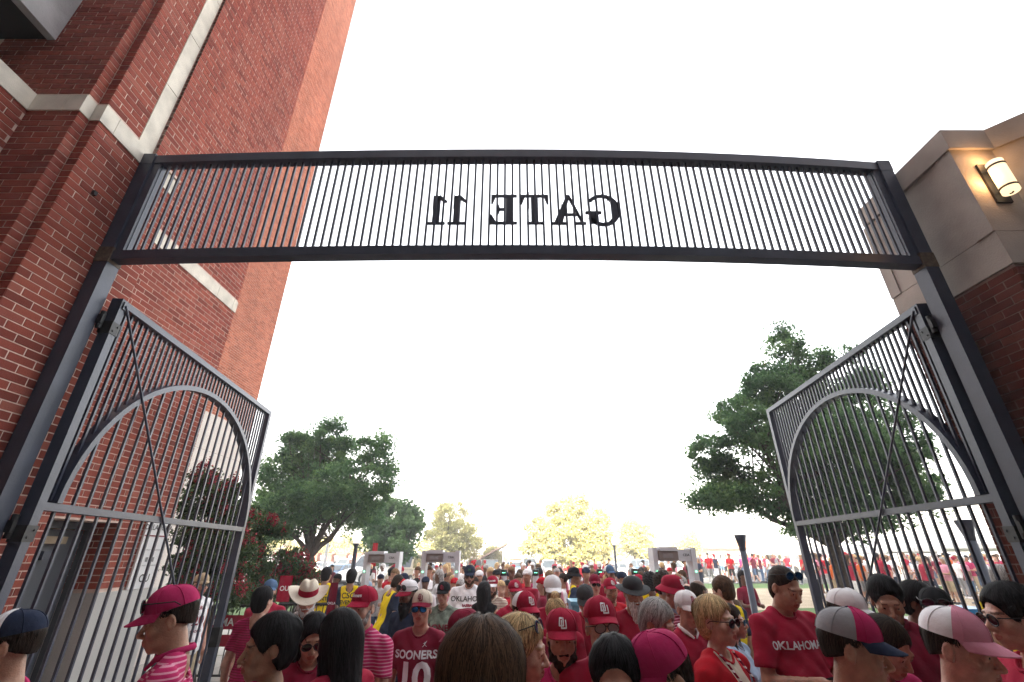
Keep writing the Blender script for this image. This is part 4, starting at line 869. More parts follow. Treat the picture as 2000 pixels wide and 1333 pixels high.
def person(u, vt, Y, label, yaw=0, head=(0, 0, 0), pose='down', sw=1, bel=0, fem=False, tone='tan', hair='brown', style='short', hat=None, hatc=('crimson',) * 3, logo=None, logoc=None, top='crimson', stripe=None, sleeve=.62, bottom='shorts', bcol='khaki', glasses=None, beard=None, stubble=False, text=None, group=None, lean=0, height=None, **kw):
    """stands on the ground at distance Y with the top of the head where the photograph has it"""
    P = at(u, vt, Y); top_h = P.z; hat_add = {'cap': .028, 'bucket': .020, 'boonie': .02, 'cowboy': .055}.get(hat, .012 if style in ('short', 'medium', 'updo', 'long', 'pony') else .03 if style in ('curly', 'big') else .045 if style == 'bun' else .004)
    gz = float(lawn_h(P.x, Y)) if Y > 12.5 else 0
    sc_ = (top_h - gz) / (1.752 + hat_add - .02 * abs(head[1]) / 20) 
    if height: sc_ = height / 1.752
    p = dict(sw=sw, bel=bel, fem=fem, head=head, pose=pose, sleeve=sleeve, stubble=stubble, **kw); p['nr'] = .05
    root = empty('person', (P.x, Y, gz), math.pi + R(yaw), label=label, cat='person', group=group); root.scale = (sc_,) * 3
    if lean: root.rotation_euler.x = R(-lean)
    NP[0] += 1
    V, Q, mi = build_body(p); link('body', npmesh('body', V, Q, skin_mats(tone, hair, stubble), mi, True), root)
    SV, SQ = build_shirt(p)
    smi = [csc_mat() if top == 'csc' else jacket_mat() if top == 'jacket' else cloth(top, stripe)]; sm = None
    sh = link('shirt', npmesh('shirt', SV, SQ, smi, sm, True), root)
    link('shorts' if bottom == 'shorts' else 'trousers', lower_meshes(bottom, bcol), root); link('shoes', shoes_mesh('white' if random.random() < .6 else 'charcoal'), root)
    Hc = Vector(p['Hc']); RM = Matrix(p['Rm'].tolist()).to_4x4(); HM = Matrix.Translation(Hc) @ RM
    def att(name, me, ms, off=None, par=root):
        o = link(name, me, par); slot_mats(o, ms); o.matrix_local = HM @ (off or Matrix()); return o
    for sx in (-1, 1):
        e = link('eye', EYE, root); e.matrix_local = HM @ Matrix.Translation((sx * .031 * p.get('wide', 1), .0795, .009)) @ Matrix.Rotation(R(-6), 4, 'X')
    if style: 
        hv, hq = build_hair(p, style, under_hat=bool(hat)); 
        if len(hq):
            ho = link('hair', npmesh('hair', hv, hq, [hair_mat(hair)], smooth=True), root)
            if Y < 5.6 and style not in ('ring', 'buzz'):
                sm_ = strands_mesh(p, hv, hq, hair, (2600 if Y < 3 else 1300) if not hat else 500, style in ('long', 'big', 'pony'), bool(hat))
                if sm_: tag(link('hair_strands', sm_, ho), kind='stuff')
    if beard:
        bv, bq = build_beard(p, 2 if beard == 'long' else 1); link('beard', npmesh('beard', bv, bq, [hair_mat(kw.get('beardc', hair))], smooth=True), root)
    if hat:
        hm = [cloth(c) if c in CLO else M_STEEL for c in hatc]; h = att({'cap': 'cap', 'cowboy': 'cowboy_hat', 'bucket': 'bucket_hat', 'boonie': 'brimmed_hat'}[hat], HAT[hat], (hm + hm)[:3] + [M_BLACK], Matrix.Rotation(R(kw.get('hatyaw', 0)), 4, 'Z') @ Matrix.Rotation(R(-3), 4, 'X'))
        if logo: cap_logo(h, logo, mat('logo_' + (logoc or 'white'), CLO[logoc or 'white'], rough=.8), .05 if len(logo) < 3 else .028)
    if glasses:
        gk = {'dark': (.01, .01, .012), 'blue': (.02, .16, .42), 'clear': None}[glasses if glasses in ('dark', 'blue', 'clear') else 'dark' if 'dark' in glasses else 'blue']
        lens = mat('lens_%s' % glasses.split('_')[0], gk or (.35, .33, .3), rough=.06, metal=.85 if gk and gk[2] > .1 else 0, spec=.9)
        off = Matrix.Translation((0, -.044, .056)) @ Matrix.Rotation(R(24), 4, 'X') @ Matrix.Scale(1.08, 4) if glasses.endswith('up') else Matrix.Translation((0, -.028, .068)) @ Matrix.Rotation(R(8), 4, 'X') @ Matrix.Scale(1.18, 4) if glasses.endswith('brim') else Matrix()
        g_ = att('spectacles' if glasses == 'clear' else 'sunglasses', SHADES, [M_BLACK, lens], off)
        if glasses == 'clear':
            for f in (): pass
    if text:
        for t in text: 
            kws = dict(t[3]) if len(t) > 3 else {}; on_cloth(sh, SV, SQ, t[0], t[1], t[2], kws.pop('m', M_WPRINT), **kws)
    if kw.get('collar'):
        o = MB(); 
        for sx in (-1, 1): o.tube([(sx * .012, .075, 1.435), (sx * .055, .045, 1.475), (sx * .070, -.02, 1.50), (sx * .03, -.085, 1.51), (0, -.09, 1.51)], [.005, .009, .010, .009, .009], 8, flat=1.5)
        o.v = [(x, y, z - .004) for x, y, z in o.v]; o.build('collar', cloth(kw['collar'] if kw['collar'] != 'magenta' else 'magenta'), root)
    else:
        bv = BVHTree.FromPolygons([tuple(v) for v in SV], [tuple(q) for q in SQ]); rr = p['nr'] + .020 + (.012 if fem else 0); P_ = []
        for k in range(24):
            a = 2 * math.pi * k / 24; x = rr * math.sin(a); y = -.018 + rr * math.cos(a); h = bv.ray_cast(Vector((x, y, 1.6)), Vector((0, 0, -1)))
            P_.append([x, y, h[0].z if h[0] and h[0].z > 1.3 else 1.43])
        for _ in range(2): z = [q[2] for q in P_]; P_ = [[q[0], q[1], (z[i - 1] + z[i] * 2 + z[(i + 1) % 24]) / 4] for i, q in enumerate(P_)]
        MB().tube(P_ + [P_[0]], .0075, 6, cap=False).build('neckband', smi[0] if top not in ('csc', 'jacket') else cloth('red' if top == 'jacket' else 'navy'), root)
    return root, p

# ---------------------------------------------------------------- street furniture
M_GREYP = mat('grey_plastic_housing', (.58, .60, .64), rough=.5, noise=.05); M_DKP = mat('dark_panel', (.20, .17, .16), rough=.4)
M_GREEN = mat('green_led', (.1, .8, .4), emit=(.2, 1, .5), estr=1.2)
def detector(u0, u1, vt, Y, label):
    a = at(u0, vt, Y); b = at(u1, vt, Y); W_ = b.x - a.x; H = (a.z + b.z) / 2; cx = (a.x + b.x) / 2
    r = empty('metal_detector', (cx, Y, 0), label=label, cat='metal detector', group='walk through metal detectors')
    for s_ in (-1, 1):
        x = s_ * (W_ / 2 - .05); p = MB().box(x - .042, x + .042, 0, .34, 0, H - .235).build('side_panel', M_GREYP, r)
        MB().box(x - .055, x + .055, -.02, .36, 0, .05).build('foot', M_DKP, r)
        MB().box(x - .008, x + .008, -.012, -.001, H - .42, H - .40).build('indicator_light', M_GREEN, p)
        MB().box(x - .045, x + .045, -.003, .343, H - .233, H - .0).build('corner_block', M_GREYP, r)
    MB().box(-W_ / 2 + .10, W_ / 2 - .10, .02, .32, H - .235, H - .03).build('crossbar', M_GREYP, r)
    d = MB().box(-W_ / 2 + .11, W_ * .07, -.03, .018, H - .215, H - .06).build('display_panel', M_DKP, r); MB().box(-W_ / 2 + .13, W_ * .06, -.05, .30, H - .055, H + .012).build('display_hood', M_GREYP, r)
    MB().box(-W_ * .28, -W_ * .05, -.036, -.031, H - .18, H - .10).build('screen', mat('grey_screen', (.25, .24, .24), rough=.2), d)
    flat_text('CEIA', .06, M_INK, r, (W_ * .27, .012, H - .13), (0, 0, 0), bold=.02)
    return r
detector(712, 782, 1078, 11.7, 'left walk through metal detector in front of the rounded tree'); detector(824, 898, 1076, 10.9, 'middle walk through metal detector behind the tall man in white'); detector(1273, 1358, 1070, 9.6, 'right walk through metal detector with lit green lights')
def copy_tree(o, parent=None):
    c = o.copy(); COL.objects.link(c); c.parent = parent
    for ch in o.children: copy_tree(ch, c)
    return c
sp_ = empty('scanner_post', (0, 0, 0), label='x', cat='scanner post', group='grey cylindrical scanner posts across the entry')
MB().lathe([(.085, 0), (.085, .02), (.068, .03), (.068, 1.60)], 20).build('column', M_GREYP, sp_); hd_ = MB().lathe([(.072, 1.601), (.074, 1.61), (.074, 1.70), (.066, 1.715)], 20).build('black_head', M_BLACK, sp_)
for x in (-.025, .0, .025): MB().box(x - .006, x + .006, -.078, -.073, 1.655, 1.665).build('indicator_light', M_GREEN, hd_)
for i, (u, v, Y, lb) in enumerate([(984, 1113, 11.2, 'grey scanner post beside the man in striped polo'), (1046, 1113, 11.4, 'grey scanner post behind the dark grey cap'), (1171, 1112, 11.3, 'grey scanner post behind the woman in white tee'), (1239, 1111, 11.0, 'grey scanner post behind the white bearded man')]):
    o = sp_ if i == 0 else copy_tree(sp_); P = at(u, v, Y); o.location = (P.x, Y, 0); s_ = P.z / 1.715; o.scale = (1, 1, s_); o['label'] = lb
M_GLOBE = mat('frosted_lamp_globe', (.85, .83, .78), rough=.4, emit=(1, .93, .8), estr=.35)
lp = empty('street_lamp', (0, 0, 0), label='x', cat='street lamp', group='acorn globe street lamps')
MB().lathe([(.20, 0), (.20, .25), (.14, .32), (.105, .45), (.09, 1.6), (.075, 2.72), (.10, 2.75), (.12, 2.80), (.13, 2.85)], 16).build('post', M_STEEL, lp)
MB().lathe([(.11, 2.852), (.15, 2.95), (.185, 3.10), (.175, 3.24), (.12, 3.34), (.07, 3.40)], 18).build('globe', M_GLOBE, lp); MB().lathe([(.075, 3.401), (.05, 3.44), (.015, 3.52)], 10).build('finial', M_WHITE, lp)
for i, (u, v, Y, lb) in enumerate([(700, 1031, 20.5, 'near acorn street lamp in front of the left oak'), (1198, 1046, 36, 'distant acorn street lamp beside the broad yellow tree')]):
    o = lp if i == 0 else copy_tree(lp); P = at(u, v, Y); o.location = (P.x, Y, 0); o.scale = (1, 1, P.z / 3.52) if i == 0 else (P.z / 3.52,) * 3; o['label'] = lb
def flared_post(u, v, Y, r, label):
    P = at(u, v, Y); H = P.z; root = empty('flared_post', (P.x, Y, 0), label=label, cat='post', group='dark flared steel posts')
    MB().lathe([(r * 1.4, 0), (r * 1.4, .12), (r, .14), (r, H - .235), (r * .95, H - .29)], 14).build('shaft', M_STEEL, root); MB().lathe([(r * .95, H - .289), (r * 1.1, H - .2), (r * 1.9, H - .02), (r * 1.9, H)], 14).build('flared_top', M_BARK if False else M_STEEL, root)
flared_post(1445, 1045, 8.6, .050, 'dark steel post with flared top left of the right gate leaf'); flared_post(1881, 1016, 6.6, .055, 'dark steel post with flared top seen through the right gate leaf')
P = at(642, 1050, 27); pr = empty('light_pole', (P.x, 27, 0), label='thin grey pole under the left oak', cat='pole'); MB().tube([(0, 0, 0), (0, 0, P.z)], [.09, .07], 10).build('shaft', M_GREYP, pr); MB().box(-.7, .1, -.05, .05, P.z, P.z + .08).build('arm', M_DKP, pr)
P = at(1031, 1000, 62); pr = empty('light_pole', (P.x, 62, 0), label='far pole rising beside the broad yellow tree', cat='pole'); MB().tube([(0, 0, 0), (0, 0, P.z)], [.12, .08], 8).build('shaft', M_GREYP, pr)
# crowd barrier on the right with vertical bars
M_ALU = mat('brushed_aluminium', (.55, .56, .58), rough=.35, metal=.6)
def barrier(x0, x1, Y, H, label, m=M_ALU, rot=0):
    r = empty('crowd_barrier', (x0, Y, 0), rot, label=label, cat='crowd barrier', group='crowd barriers'); L = x1 - x0
    MB().tube([(0, 0, H), (L, 0, H)], .024, 10).build('top_rail', m, r); MB().tube([(0, 0, .2), (L, 0, .2)], .018, 8).build('bottom_rail', m, r)
    for x in (0, L): MB().tube([(x, 0, 0), (x, 0, H)], .022, 8).build('end_post', m, r); MB().box(x - .02, x + .02, -.3, .3, 0, .03).build('foot', m, r)
    b = MB().tube([(0, 0, .21), (0, 0, H - .02)], .009, 6).mesh('bar', [m])
    for i in range(1, int(L / .12)): link('bar', b, r, (i * .12, 0, 0))
    return r
for i, (a, b, lb) in enumerate(((4.75, 6.9, 'left one of the aluminium barriers behind the right leaf'), (7.0, 9.2, 'right one of the aluminium barriers behind the right leaf'))): barrier(a, b, 9.2, 1.08, lb)
for i, (a, b, lb) in enumerate(((-6.4, -4.6, 'black barrier in front of the myrtle hung with banners'), (-4.4, -3.2, 'black barrier behind the cowboy hat'))): barrier(a, b, 9.6 + i * .3, 1.25, lb, M_BLACK)
def banner(cx, Y, z, w_, h, s, label, col='crimson', size=.16, ms=None):
    r = empty('banner', (cx, Y, z), label=label, cat='banner'); 
    o = MB(); n = 8; V = [(-w_ / 2 + w_ * i / n, .012 * math.sin(i * 1.3), zz) for i in range(n + 1) for zz in (-h / 2, h / 2)]; Fs = [(2 * i, 2 * i + 2, 2 * i + 3, 2 * i + 1) for i in range(n)]
    o.add(V, Fs, 0, True); o.add([(x, y + .006, zz) for x, y, zz in V], [f[::-1] for f in Fs], 0, True); o.build('cloth', cloth(col), r); flat_text(s, size, ms or M_WPRINT, r, (0, -.018, 0), (0, 0, 0), bold=.02); return r
banner(-5.45, 9.52, 1.0, 1.3, .22, 'OKLAHOMA', 'crimson banner reading OKLAHOMA on the black barrier', size=.17); banner(-5.5, 9.53, .72, 1.3, .18, 'SOONERS', 'lower crimson SOONERS banner on the black barrier', size=.14)
P = at(556, 1150, 9.4); banner(P.x, 9.4, P.z, .24, .42, 'OU', 'upright crimson banner beside the myrtle', size=.11)
P = at(650, 1165, 8.6); banner(P.x, 8.6, P.z - .1, .13, .6, 'OKLA', 'narrow maroon banner between the yellow shirted stewards', 'maroon', size=.05)
P = at(727, 1085, 24); banner(P.x + .1, 24, 2.1, .24, 1.0, 'OU', 'tall white and crimson street banner behind the lamp post', 'red', size=.18)
def bin_(u, v, Y, w_, h, label, col):
    P = at(u, v, Y); r = empty('plastic_bin', (P.x, Y, 0), label=label, cat='bin'); m = mat('blue_plastic_' + label[:4], col, rough=.35)
    o = MB(); V = [(-w_ * .42, -.22, 0), (w_ * .42, -.22, 0), (w_ * .42, .22, 0), (-w_ * .42, .22, 0), (-w_ / 2, -.28, P.z - .06), (w_ / 2, -.28, P.z - .06), (w_ / 2, .28, P.z - .06), (-w_ / 2, .28, P.z - .06)]
    o.add(V, [(3, 2, 1, 0), (0, 1, 5, 4), (1, 2, 6, 5), (2, 3, 7, 6), (3, 0, 4, 7), (4, 5, 6, 7)]).build('tub', m, r); MB().box(-w_ / 2 - .02, w_ / 2 + .02, -.30, .30, P.z - .058, P.z).build('lid', m, r)
bin_(1139, 1172, 8.3, .42, 1, 'pale blue tub behind the steward in profile', (.10, .30, .42)); bin_(1862, 1186, 8.0, .75, 1, 'bright blue bin behind the aluminium barrier', (.015, .17, .38))
# ---------------------------------------------------------------- cars
CARP = [(.0, .32), (.03, .62), (.18, .74), (1.05, .88), (1.25, .93), (3.55, .95), (4.35, .90), (4.58, .72), (4.60, .34), (4.2, .22), (.4, .22)]
def car_meshes(suv):
    hgt = 1.66 if suv else 1.42; M = {}
    o = MB(); n = len(CARP); 
    for s_, sy in ((-1, 0), (1, 1)): pass
    ys = [(-.90, .94), (-.92, 1), (-.92, 1), (-.90, .94)]; V = []
    for k, (y, sc_) in enumerate([(-.84, .93), (-.91, 1), (.91, 1), (.84, .93)]): V += [(2.3 + (x - 2.3) * (1 if 0 < k < 3 else .985), y, .5 + (z - .5) * sc_) for x, z in CARP]
    Fs = [tuple(range(n))[::1], tuple(range(3 * n, 4 * n))[::-1]]
    for k in range(3): Fs += [(k * n + (i + 1) % n, k * n + i, (k + 1) * n + i, (k + 1) * n + (i + 1) % n) for i in range(n)]
    o.add(V, Fs, 0, False); M['body'] = o.mesh('body', [DUM[0]])
    g0 = [(1.15, .92), (1.95, hgt - .02), (2.3, hgt), (3.6 if suv else 3.0, hgt - .02), (4.35 if suv else 3.95, .92)]; o = MB(); m_ = len(g0)
    V = [(x, s_ * (.80 if z < 1 else .62), z) for s_ in (-1, 1) for x, z in g0]; o.add(V, [tuple(range(m_)), tuple(range(m_, 2 * m_))[::-1]] + [(i + 1, i, m_ + i, m_ + i + 1) for i in range(m_ - 1)], 0); M['cabin'] = o.mesh('cabin', [DUM[0]])
    o = MB(); 
    def quad(a, b, c, d): o.add([a, b, c, d], [(0, 1, 2, 3)], 0)
    T = hgt - .10
    for s_ in (-1, 1):
        y0, y1 = s_ * .795, s_ * .648
        for xa, xb, xc, xd in ((1.42, 2.35, 2.35, 2.00), (2.42, 3.25, 3.10, 2.42)) + (((3.32, 4.05, 3.6, 3.2),) if suv else ((3.30, 3.66, 3.1, 3.16),)):
            P = [(xa, y0 + s_ * .012, .97), (xb, y0 + s_ * .012, .97), (xc, y1 + s_ * .012, T), (xd, y1 + s_ * .012, T)]; quad(*(P if s_ < 0 else P[::-1]))
    quad((1.24, .68, .985), (1.24, -.68, .985), (1.88, -.56, hgt - .08), (1.88, .56, hgt - .08)); xr, xt = (4.30, 3.72) if suv else (3.90, 3.14); quad((xr, -.68, .985), (xr, .68, .985), (xt, .56, hgt - .08), (xt, -.56, hgt - .08)); o.v = [(x + (-.014 if abs(y) < .7 and x < 2 and abs(y) != .66 else .014 if abs(y) < .7 and x > 3 and abs(y) < .69 and z > 0 and abs(y) in (.68, .56) else 0), y, z + (.008 if abs(y) in (.68, .56) else 0)) for x, y, z in o.v]
    M['window'] = o.mesh('window', [DUM[0]])
    M['tyre'] = MB().tube([(0, -.11, 0), (0, .11, 0)], .335, 22).mesh('tyre', [M_BLACK]); M['rim'] = MB().tube([(0, -.118, 0), (0, -.112, 0)], .21, 16).tube([(0, .112, 0), (0, .118, 0)], .21, 16).mesh('rim', [M_ALU])
    M['headlight'] = MB().box(-.04, .10, -.2, .2, -.06, .06).mesh('headlight', [mat('headlight_glass', (.8, .8, .8), rough=.1)]); M['taillight'] = MB().box(-.06, .03, -.14, .14, -.09, .09).mesh('taillight', [mat('red_lens', (.35, .01, .01), rough=.2)])
    return M
CM = {True: car_meshes(True), False: car_meshes(False)}; M_GLASS = mat('tinted_glass', (.03, .04, .05), rough=.05, spec=.8)
def car(x, y, rz, suv, paint, label, group='vehicles parked in the far lot', sc_=1, van=False):
    M = CM[suv]; r = empty('parked_car', (x, y, 0), R(rz), label=label, cat='car', group=group); mp_ = mat('paint_' + paint, {'white': (.75, .75, .75), 'silver': (.42, .44, .46), 'blue': (.10, .16, .25), 'black': (.02, .02, .022), 'red': (.28, .02, .02), 'grey': (.16, .17, .18), 'tan': (.38, .32, .24)}[paint], rough=.3, metal=.2, spec=.6)
    for nm, m in (('body', mp_), ('cabin', mp_), ('window', M_GLASS)):
        o = link(nm, M[nm], r, (-2.3, 0, 0)); slot_mats(o, [m])
    for wx in (.88, 3.75):
        for wy in (-.80, .80): t = link('wheel', M['tyre'], r, (wx - 2.3, wy, .335)); link('rim', M['rim'], t)
    for wy in (-.62, .62): link('headlight', M['headlight'], r, (-2.26, wy, .66)); link('taillight', M['taillight'], r, (2.27, wy, .78))
    r.scale = (sc_, sc_, sc_ * (1.25 if van else 1)); return r
PTS = ['white', 'silver', 'black', 'red', 'blue', 'grey', 'tan']
RC = random.Random(5); cars = []
P = at(1462, 1110, 42); car(P.x, 42, 185, True, 'silver', 'silver blue SUV parked on the road left of the right leaf', sc_=.82)
P = at(722, 1100, 40); car(P.x, 40, 60, True, 'white', 'boxy white off road car behind the near lamp post', van=True); P = at(665, 1105, 41); car(P.x, 41, 75, False, 'blue', 'pale blue saloon nose on under the left oak')
for i in range(24):
    u = 600 + i * 40 + RC.uniform(-8, 8); Y = 47 + (i % 3) * 6 + RC.uniform(-1, 1); P = at(u, 1105, Y); pt = RC.choice(PTS); suv = RC.random() < .6
    cars.append((u, car(P.x, Y, RC.choice((78, 90, 100, 5, 182)), suv, pt, '%s %s parked in the sunlit lot' % (pt, 'SUV' if suv else 'saloon'))))
ORD = ['leftmost', 'second from left', 'third from left', 'fourth from left', 'fifth from left', 'sixth from left', 'seventh from left', 'eighth from left', 'ninth from left', 'tenth from left']
def number_alike(pairs):
    D = {}
    for u, o in pairs: D.setdefault(o['label'], []).append((u, o))
    for lb, L in D.items():
        if len(L) > 1:
            for i, (u, o) in enumerate(sorted(L, key=lambda q: q[0])): o['label'] = lb + ', ' + (ORD[i] if i < 10 else 'farther right')
number_alike(cars)
P = at(795, 1100, 36); car(P.x, 36, 80, True, 'tan', 'cream van behind the left metal detector', van=True, sc_=1.05)
# ---------------------------------------------------------------- far buildings, canopies, aircraft
def facade(nm, label, u0, u1, vt, Y, dep, mwall, mroof, nwin, cat='building', rows=1, roofh=.4, over=.3):
    a = at(u0, vt, Y); b = at(u1, vt, Y); H = a.z; r = empty(nm, ((a.x + b.x) / 2, Y, 0), label=label, cat=cat); W_ = b.x - a.x
    MB().box(-W_ / 2, W_ / 2, 0, dep, 0, H - roofh).build('wall', mwall, r); MB().box(-W_ / 2 - over, W_ / 2 + over, -over, dep + over, H - roofh + .004, H).build('roof', mroof, r)
    for j in range(rows):
        for i in range(nwin):
            x = -W_ / 2 + W_ * (i + .5) / nwin; hh = (H - roofh) / rows; f = MB().box(x - .6, x + .6, -.03, .05, hh * j + hh * .35, hh * j + hh * .8).build('window', M_WHITE, r); MB().box(x - .52, x + .52, -.045, -.031, hh * j + hh * .39, hh * j + hh * .76).build('pane', M_GLASS, f)
    return r
M_TERR = mat('terracotta_roof', (.42, .19, .10), rough=.9, noise=.15, nscale=2); M_TANW = mat('tan_stucco', (.55, .45, .34), rough=.9, noise=.1, nscale=1)
facade('low_building', 'long low building with terracotta roof behind the right trees', 1378, 1560, 1058, 85, 12, M_TANW, M_TERR, 9, roofh=1.1, over=1.0)
facade('small_building', 'small brick building with grey roof near the slanted canopy', 996, 1030, 1066, 70, 6, mat('small_brick_wall', (.30, .12, .08), rough=.9, noise=.2), M_GREYP, 2, roofh=1.6)
facade('long_wall_building', 'low grey wall building behind the left oak', 500, 760, 1086, 62, 3, mat('grey_wall', (.13, .13, .14), rough=.9, noise=.1), M_GREYP, 6, roofh=.2, over=.05)
for i in range(4): P = at(615 + i * 28 - (0 if i < 1 else 0), 1084, 60); tag(MB().box(-.5, .5, -.5, .5, 0, P.z).box(-.6, .6, -.6, .6, P.z + .003, P.z + .18).build('brick_pier', mat('pier_brick', (.34, .12, .08), rough=.9, noise=.2, nscale=6), None, (P.x, 60, 0)), 'brick fence pier in front of the grey wall, %s from the left' % ('first', 'second', 'third', 'fourth')[i], 'brick pier', 'brick piers of the far wall')
a, b = at(934, 1092, 56), at(990, 1058, 56); r = empty('slanted_canopy', (a.x, 56, 0), label='slanted canopy roof rising to the right in the background', cat='canopy')
MB().add([(0, 0, a.z - .15), (b.x - a.x, 0, b.z - .25), (b.x - a.x, 0, b.z), (0, 0, a.z), (0, 8, a.z - .15), (b.x - a.x, 8, b.z - .25), (b.x - a.x, 8, b.z), (0, 8, a.z)], [(0, 1, 2, 3), (7, 6, 5, 4), (3, 2, 6, 7), (1, 0, 4, 5), (0, 3, 7, 4), (1, 5, 6, 2)]).build('roof', mat('brown_roof', (.20, .13, .10), rough=.9), r)
for x, h in ((.4, a.z), (b.x - a.x - .4, b.z - .4)): MB().box(x - .08, x + .08, .5, .66, 0, h - .1).build('column', M_GREYP, r)
def canopy(u, v, Y, w_, label):
    P = at(u, v, Y); r = empty('canopy_tent', (P.x, Y, 0), label=label, cat='canopy tent', group='white pop up canopies'); H = P.z; e = H * .72
    M_TENT = mat('white_canopy_fabric', (.78, .77, .75), rough=.8, trans=.2); V = [(-w_ / 2, -w_ / 2, e), (w_ / 2, -w_ / 2, e), (w_ / 2, w_ / 2, e), (-w_ / 2, w_ / 2, e), (0, 0, H)] + [(-w_ / 2, -w_ / 2, e - .3), (w_ / 2, -w_ / 2, e - .3), (w_ / 2, w_ / 2, e - .3), (-w_ / 2, w_ / 2, e - .3)]
    MB().add(V, [(0, 1, 4), (1, 2, 4), (2, 3, 4), (3, 0, 4), (5, 6, 1, 0), (6, 7, 2, 1), (7, 8, 3, 2), (8, 5, 0, 3)]).build('fabric_roof', M_TENT, r)
    for x in (-1, 1):
        for y in (-1, 1): MB().box(x * w_ / 2 - .03, x * w_ / 2 + .03, y * w_ / 2 - .03, y * w_ / 2 + .03, 0, e - .01).build('leg', M_ALU, r)
for i, (u, v, Y, w_, lb) in enumerate([(1560, 1052, 44, 5, 'white canopy tent left of the right gate leaf free edge'), (1500, 1062, 60, 5, 'far white canopy tent beyond the silver SUV'), (1620, 1050, 40, 5, 'white canopy tent behind the oak trunk'), (1700, 1046, 38, 5, 'white canopy tent right of the oak trunk'), (1790, 1040, 36, 6, 'large white canopy tent seen through the right leaf'), (1885, 1030, 34, 6, 'white canopy tent behind the flared post in the right leaf'), (1420, 1078, 66, 5, 'small far white canopy beneath the terracotta roof')]): canopy(u, v, Y, w_, lb)
for i, (v, lb) in enumerate(((873, 'upper one of two faint aircraft in the sky'), (889, 'lower one of two faint aircraft in the sky'))):
    P = at(888, v, 300); r = empty('aircraft', P, R(8), label=lb, cat='aircraft', group='two distant aircraft'); m = mat('pale_aircraft', (.45, .40, .42), rough=.5)
    MB().tube([(0, -3.5, 0), (0, -1, 0), (0, 4, 0)], [.15, .5, .1], 8).build('fuselage', m, r); MB().box(-4.2, 4.2, -.8, .6, -.06, .06).build('wing', m, r); MB().box(-1.5, 1.5, 3.2, 4, -.04, .04).box(-.04, .04, 3.2, 4, 0, 1.1).build('tail', m, r)

# ---------------------------------------------------------------- trees and shrubs
def leaf_mesh(name, C, size, m, rnd=None, aspect=.55, droop=0):
    n = len(C); a = RNG.normal(size=(n, 3)); a[:, 2] -= droop; a /= np.linalg.norm(a, axis=1)[:, None]; b = RNG.normal(size=(n, 3)); b -= a * (a * b).sum(1)[:, None]; b /= np.linalg.norm(b, axis=1)[:, None]
    s_ = size * RNG.uniform(.6, 1.3, (n, 1)); A = a * s_; B = b * s_ * aspect; c = np.cross(a, b) * s_ * .18
    V = np.stack([C - A, C + B * .9 - c, C + A, C - B * .9 - c], 1).reshape(-1, 3); Q = np.arange(4 * n).reshape(-1, 4)
    return npmesh(name, V, Q, [m], smooth=False, attr=RNG.random(n) if rnd is None else rnd)
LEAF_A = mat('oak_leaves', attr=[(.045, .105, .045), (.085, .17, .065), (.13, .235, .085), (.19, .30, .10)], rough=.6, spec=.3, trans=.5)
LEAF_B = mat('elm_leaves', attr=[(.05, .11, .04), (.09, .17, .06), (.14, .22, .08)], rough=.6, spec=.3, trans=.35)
LEAF_Y = mat('sunlit_leaves', attr=[(.34, .33, .12), (.45, .43, .18), (.56, .50, .24), (.42, .44, .18)], rough=.6, spec=.2, trans=.3)  # leaf colours raised to carry the overexposed sunlight
LEAF_M = mat('myrtle_leaves', attr=[(.022, .05, .018), (.05, .09, .03), (.08, .12, .035)], rough=.6, spec=.3, trans=.3)
FLOWER = mat('crimson_blossom', attr=[(.14, .006, .016), (.26, .010, .028), (.42, .04, .055)], rough=.7, trans=.2)
def crown_points(blobs, n, tuft=.42, hollow=.55):
    """points gathered in tufts over several uneven lobes"""
    B = np.array([b[:6] for b in blobs], float); w_ = (B[:, 3] * B[:, 4] * B[:, 5]) ** (2 / 3); w_ /= w_.sum(); out = []; cl = []
    nt_ = max(20, n // 130)
    k = RNG.choice(len(B), nt_, p=w_); d = RNG.normal(size=(nt_, 3)); d /= np.linalg.norm(d, axis=1)[:, None]; r = RNG.uniform(hollow, 1.0, (nt_, 1)) ** .7
    T = B[k, :3] + d * r * B[k, 3:6]; per = n // nt_
    for t in T:
        g_ = RNG.normal(size=(per, 3)); g_ /= np.linalg.norm(g_, axis=1)[:, None]; s_ = tuft * RNG.uniform(.45, 1.5)
        cl.append(np.clip(RNG.random() * .75 + RNG.normal(size=per) * .13 + .12 * g_[:, 2], 0, 1))
        out.append(t + g_ * (RNG.random((per, 1)) ** .5) * s_ * np.array([1, 1, .7]))
    crown_points.c = np.concatenate(cl); return np.concatenate(out), T
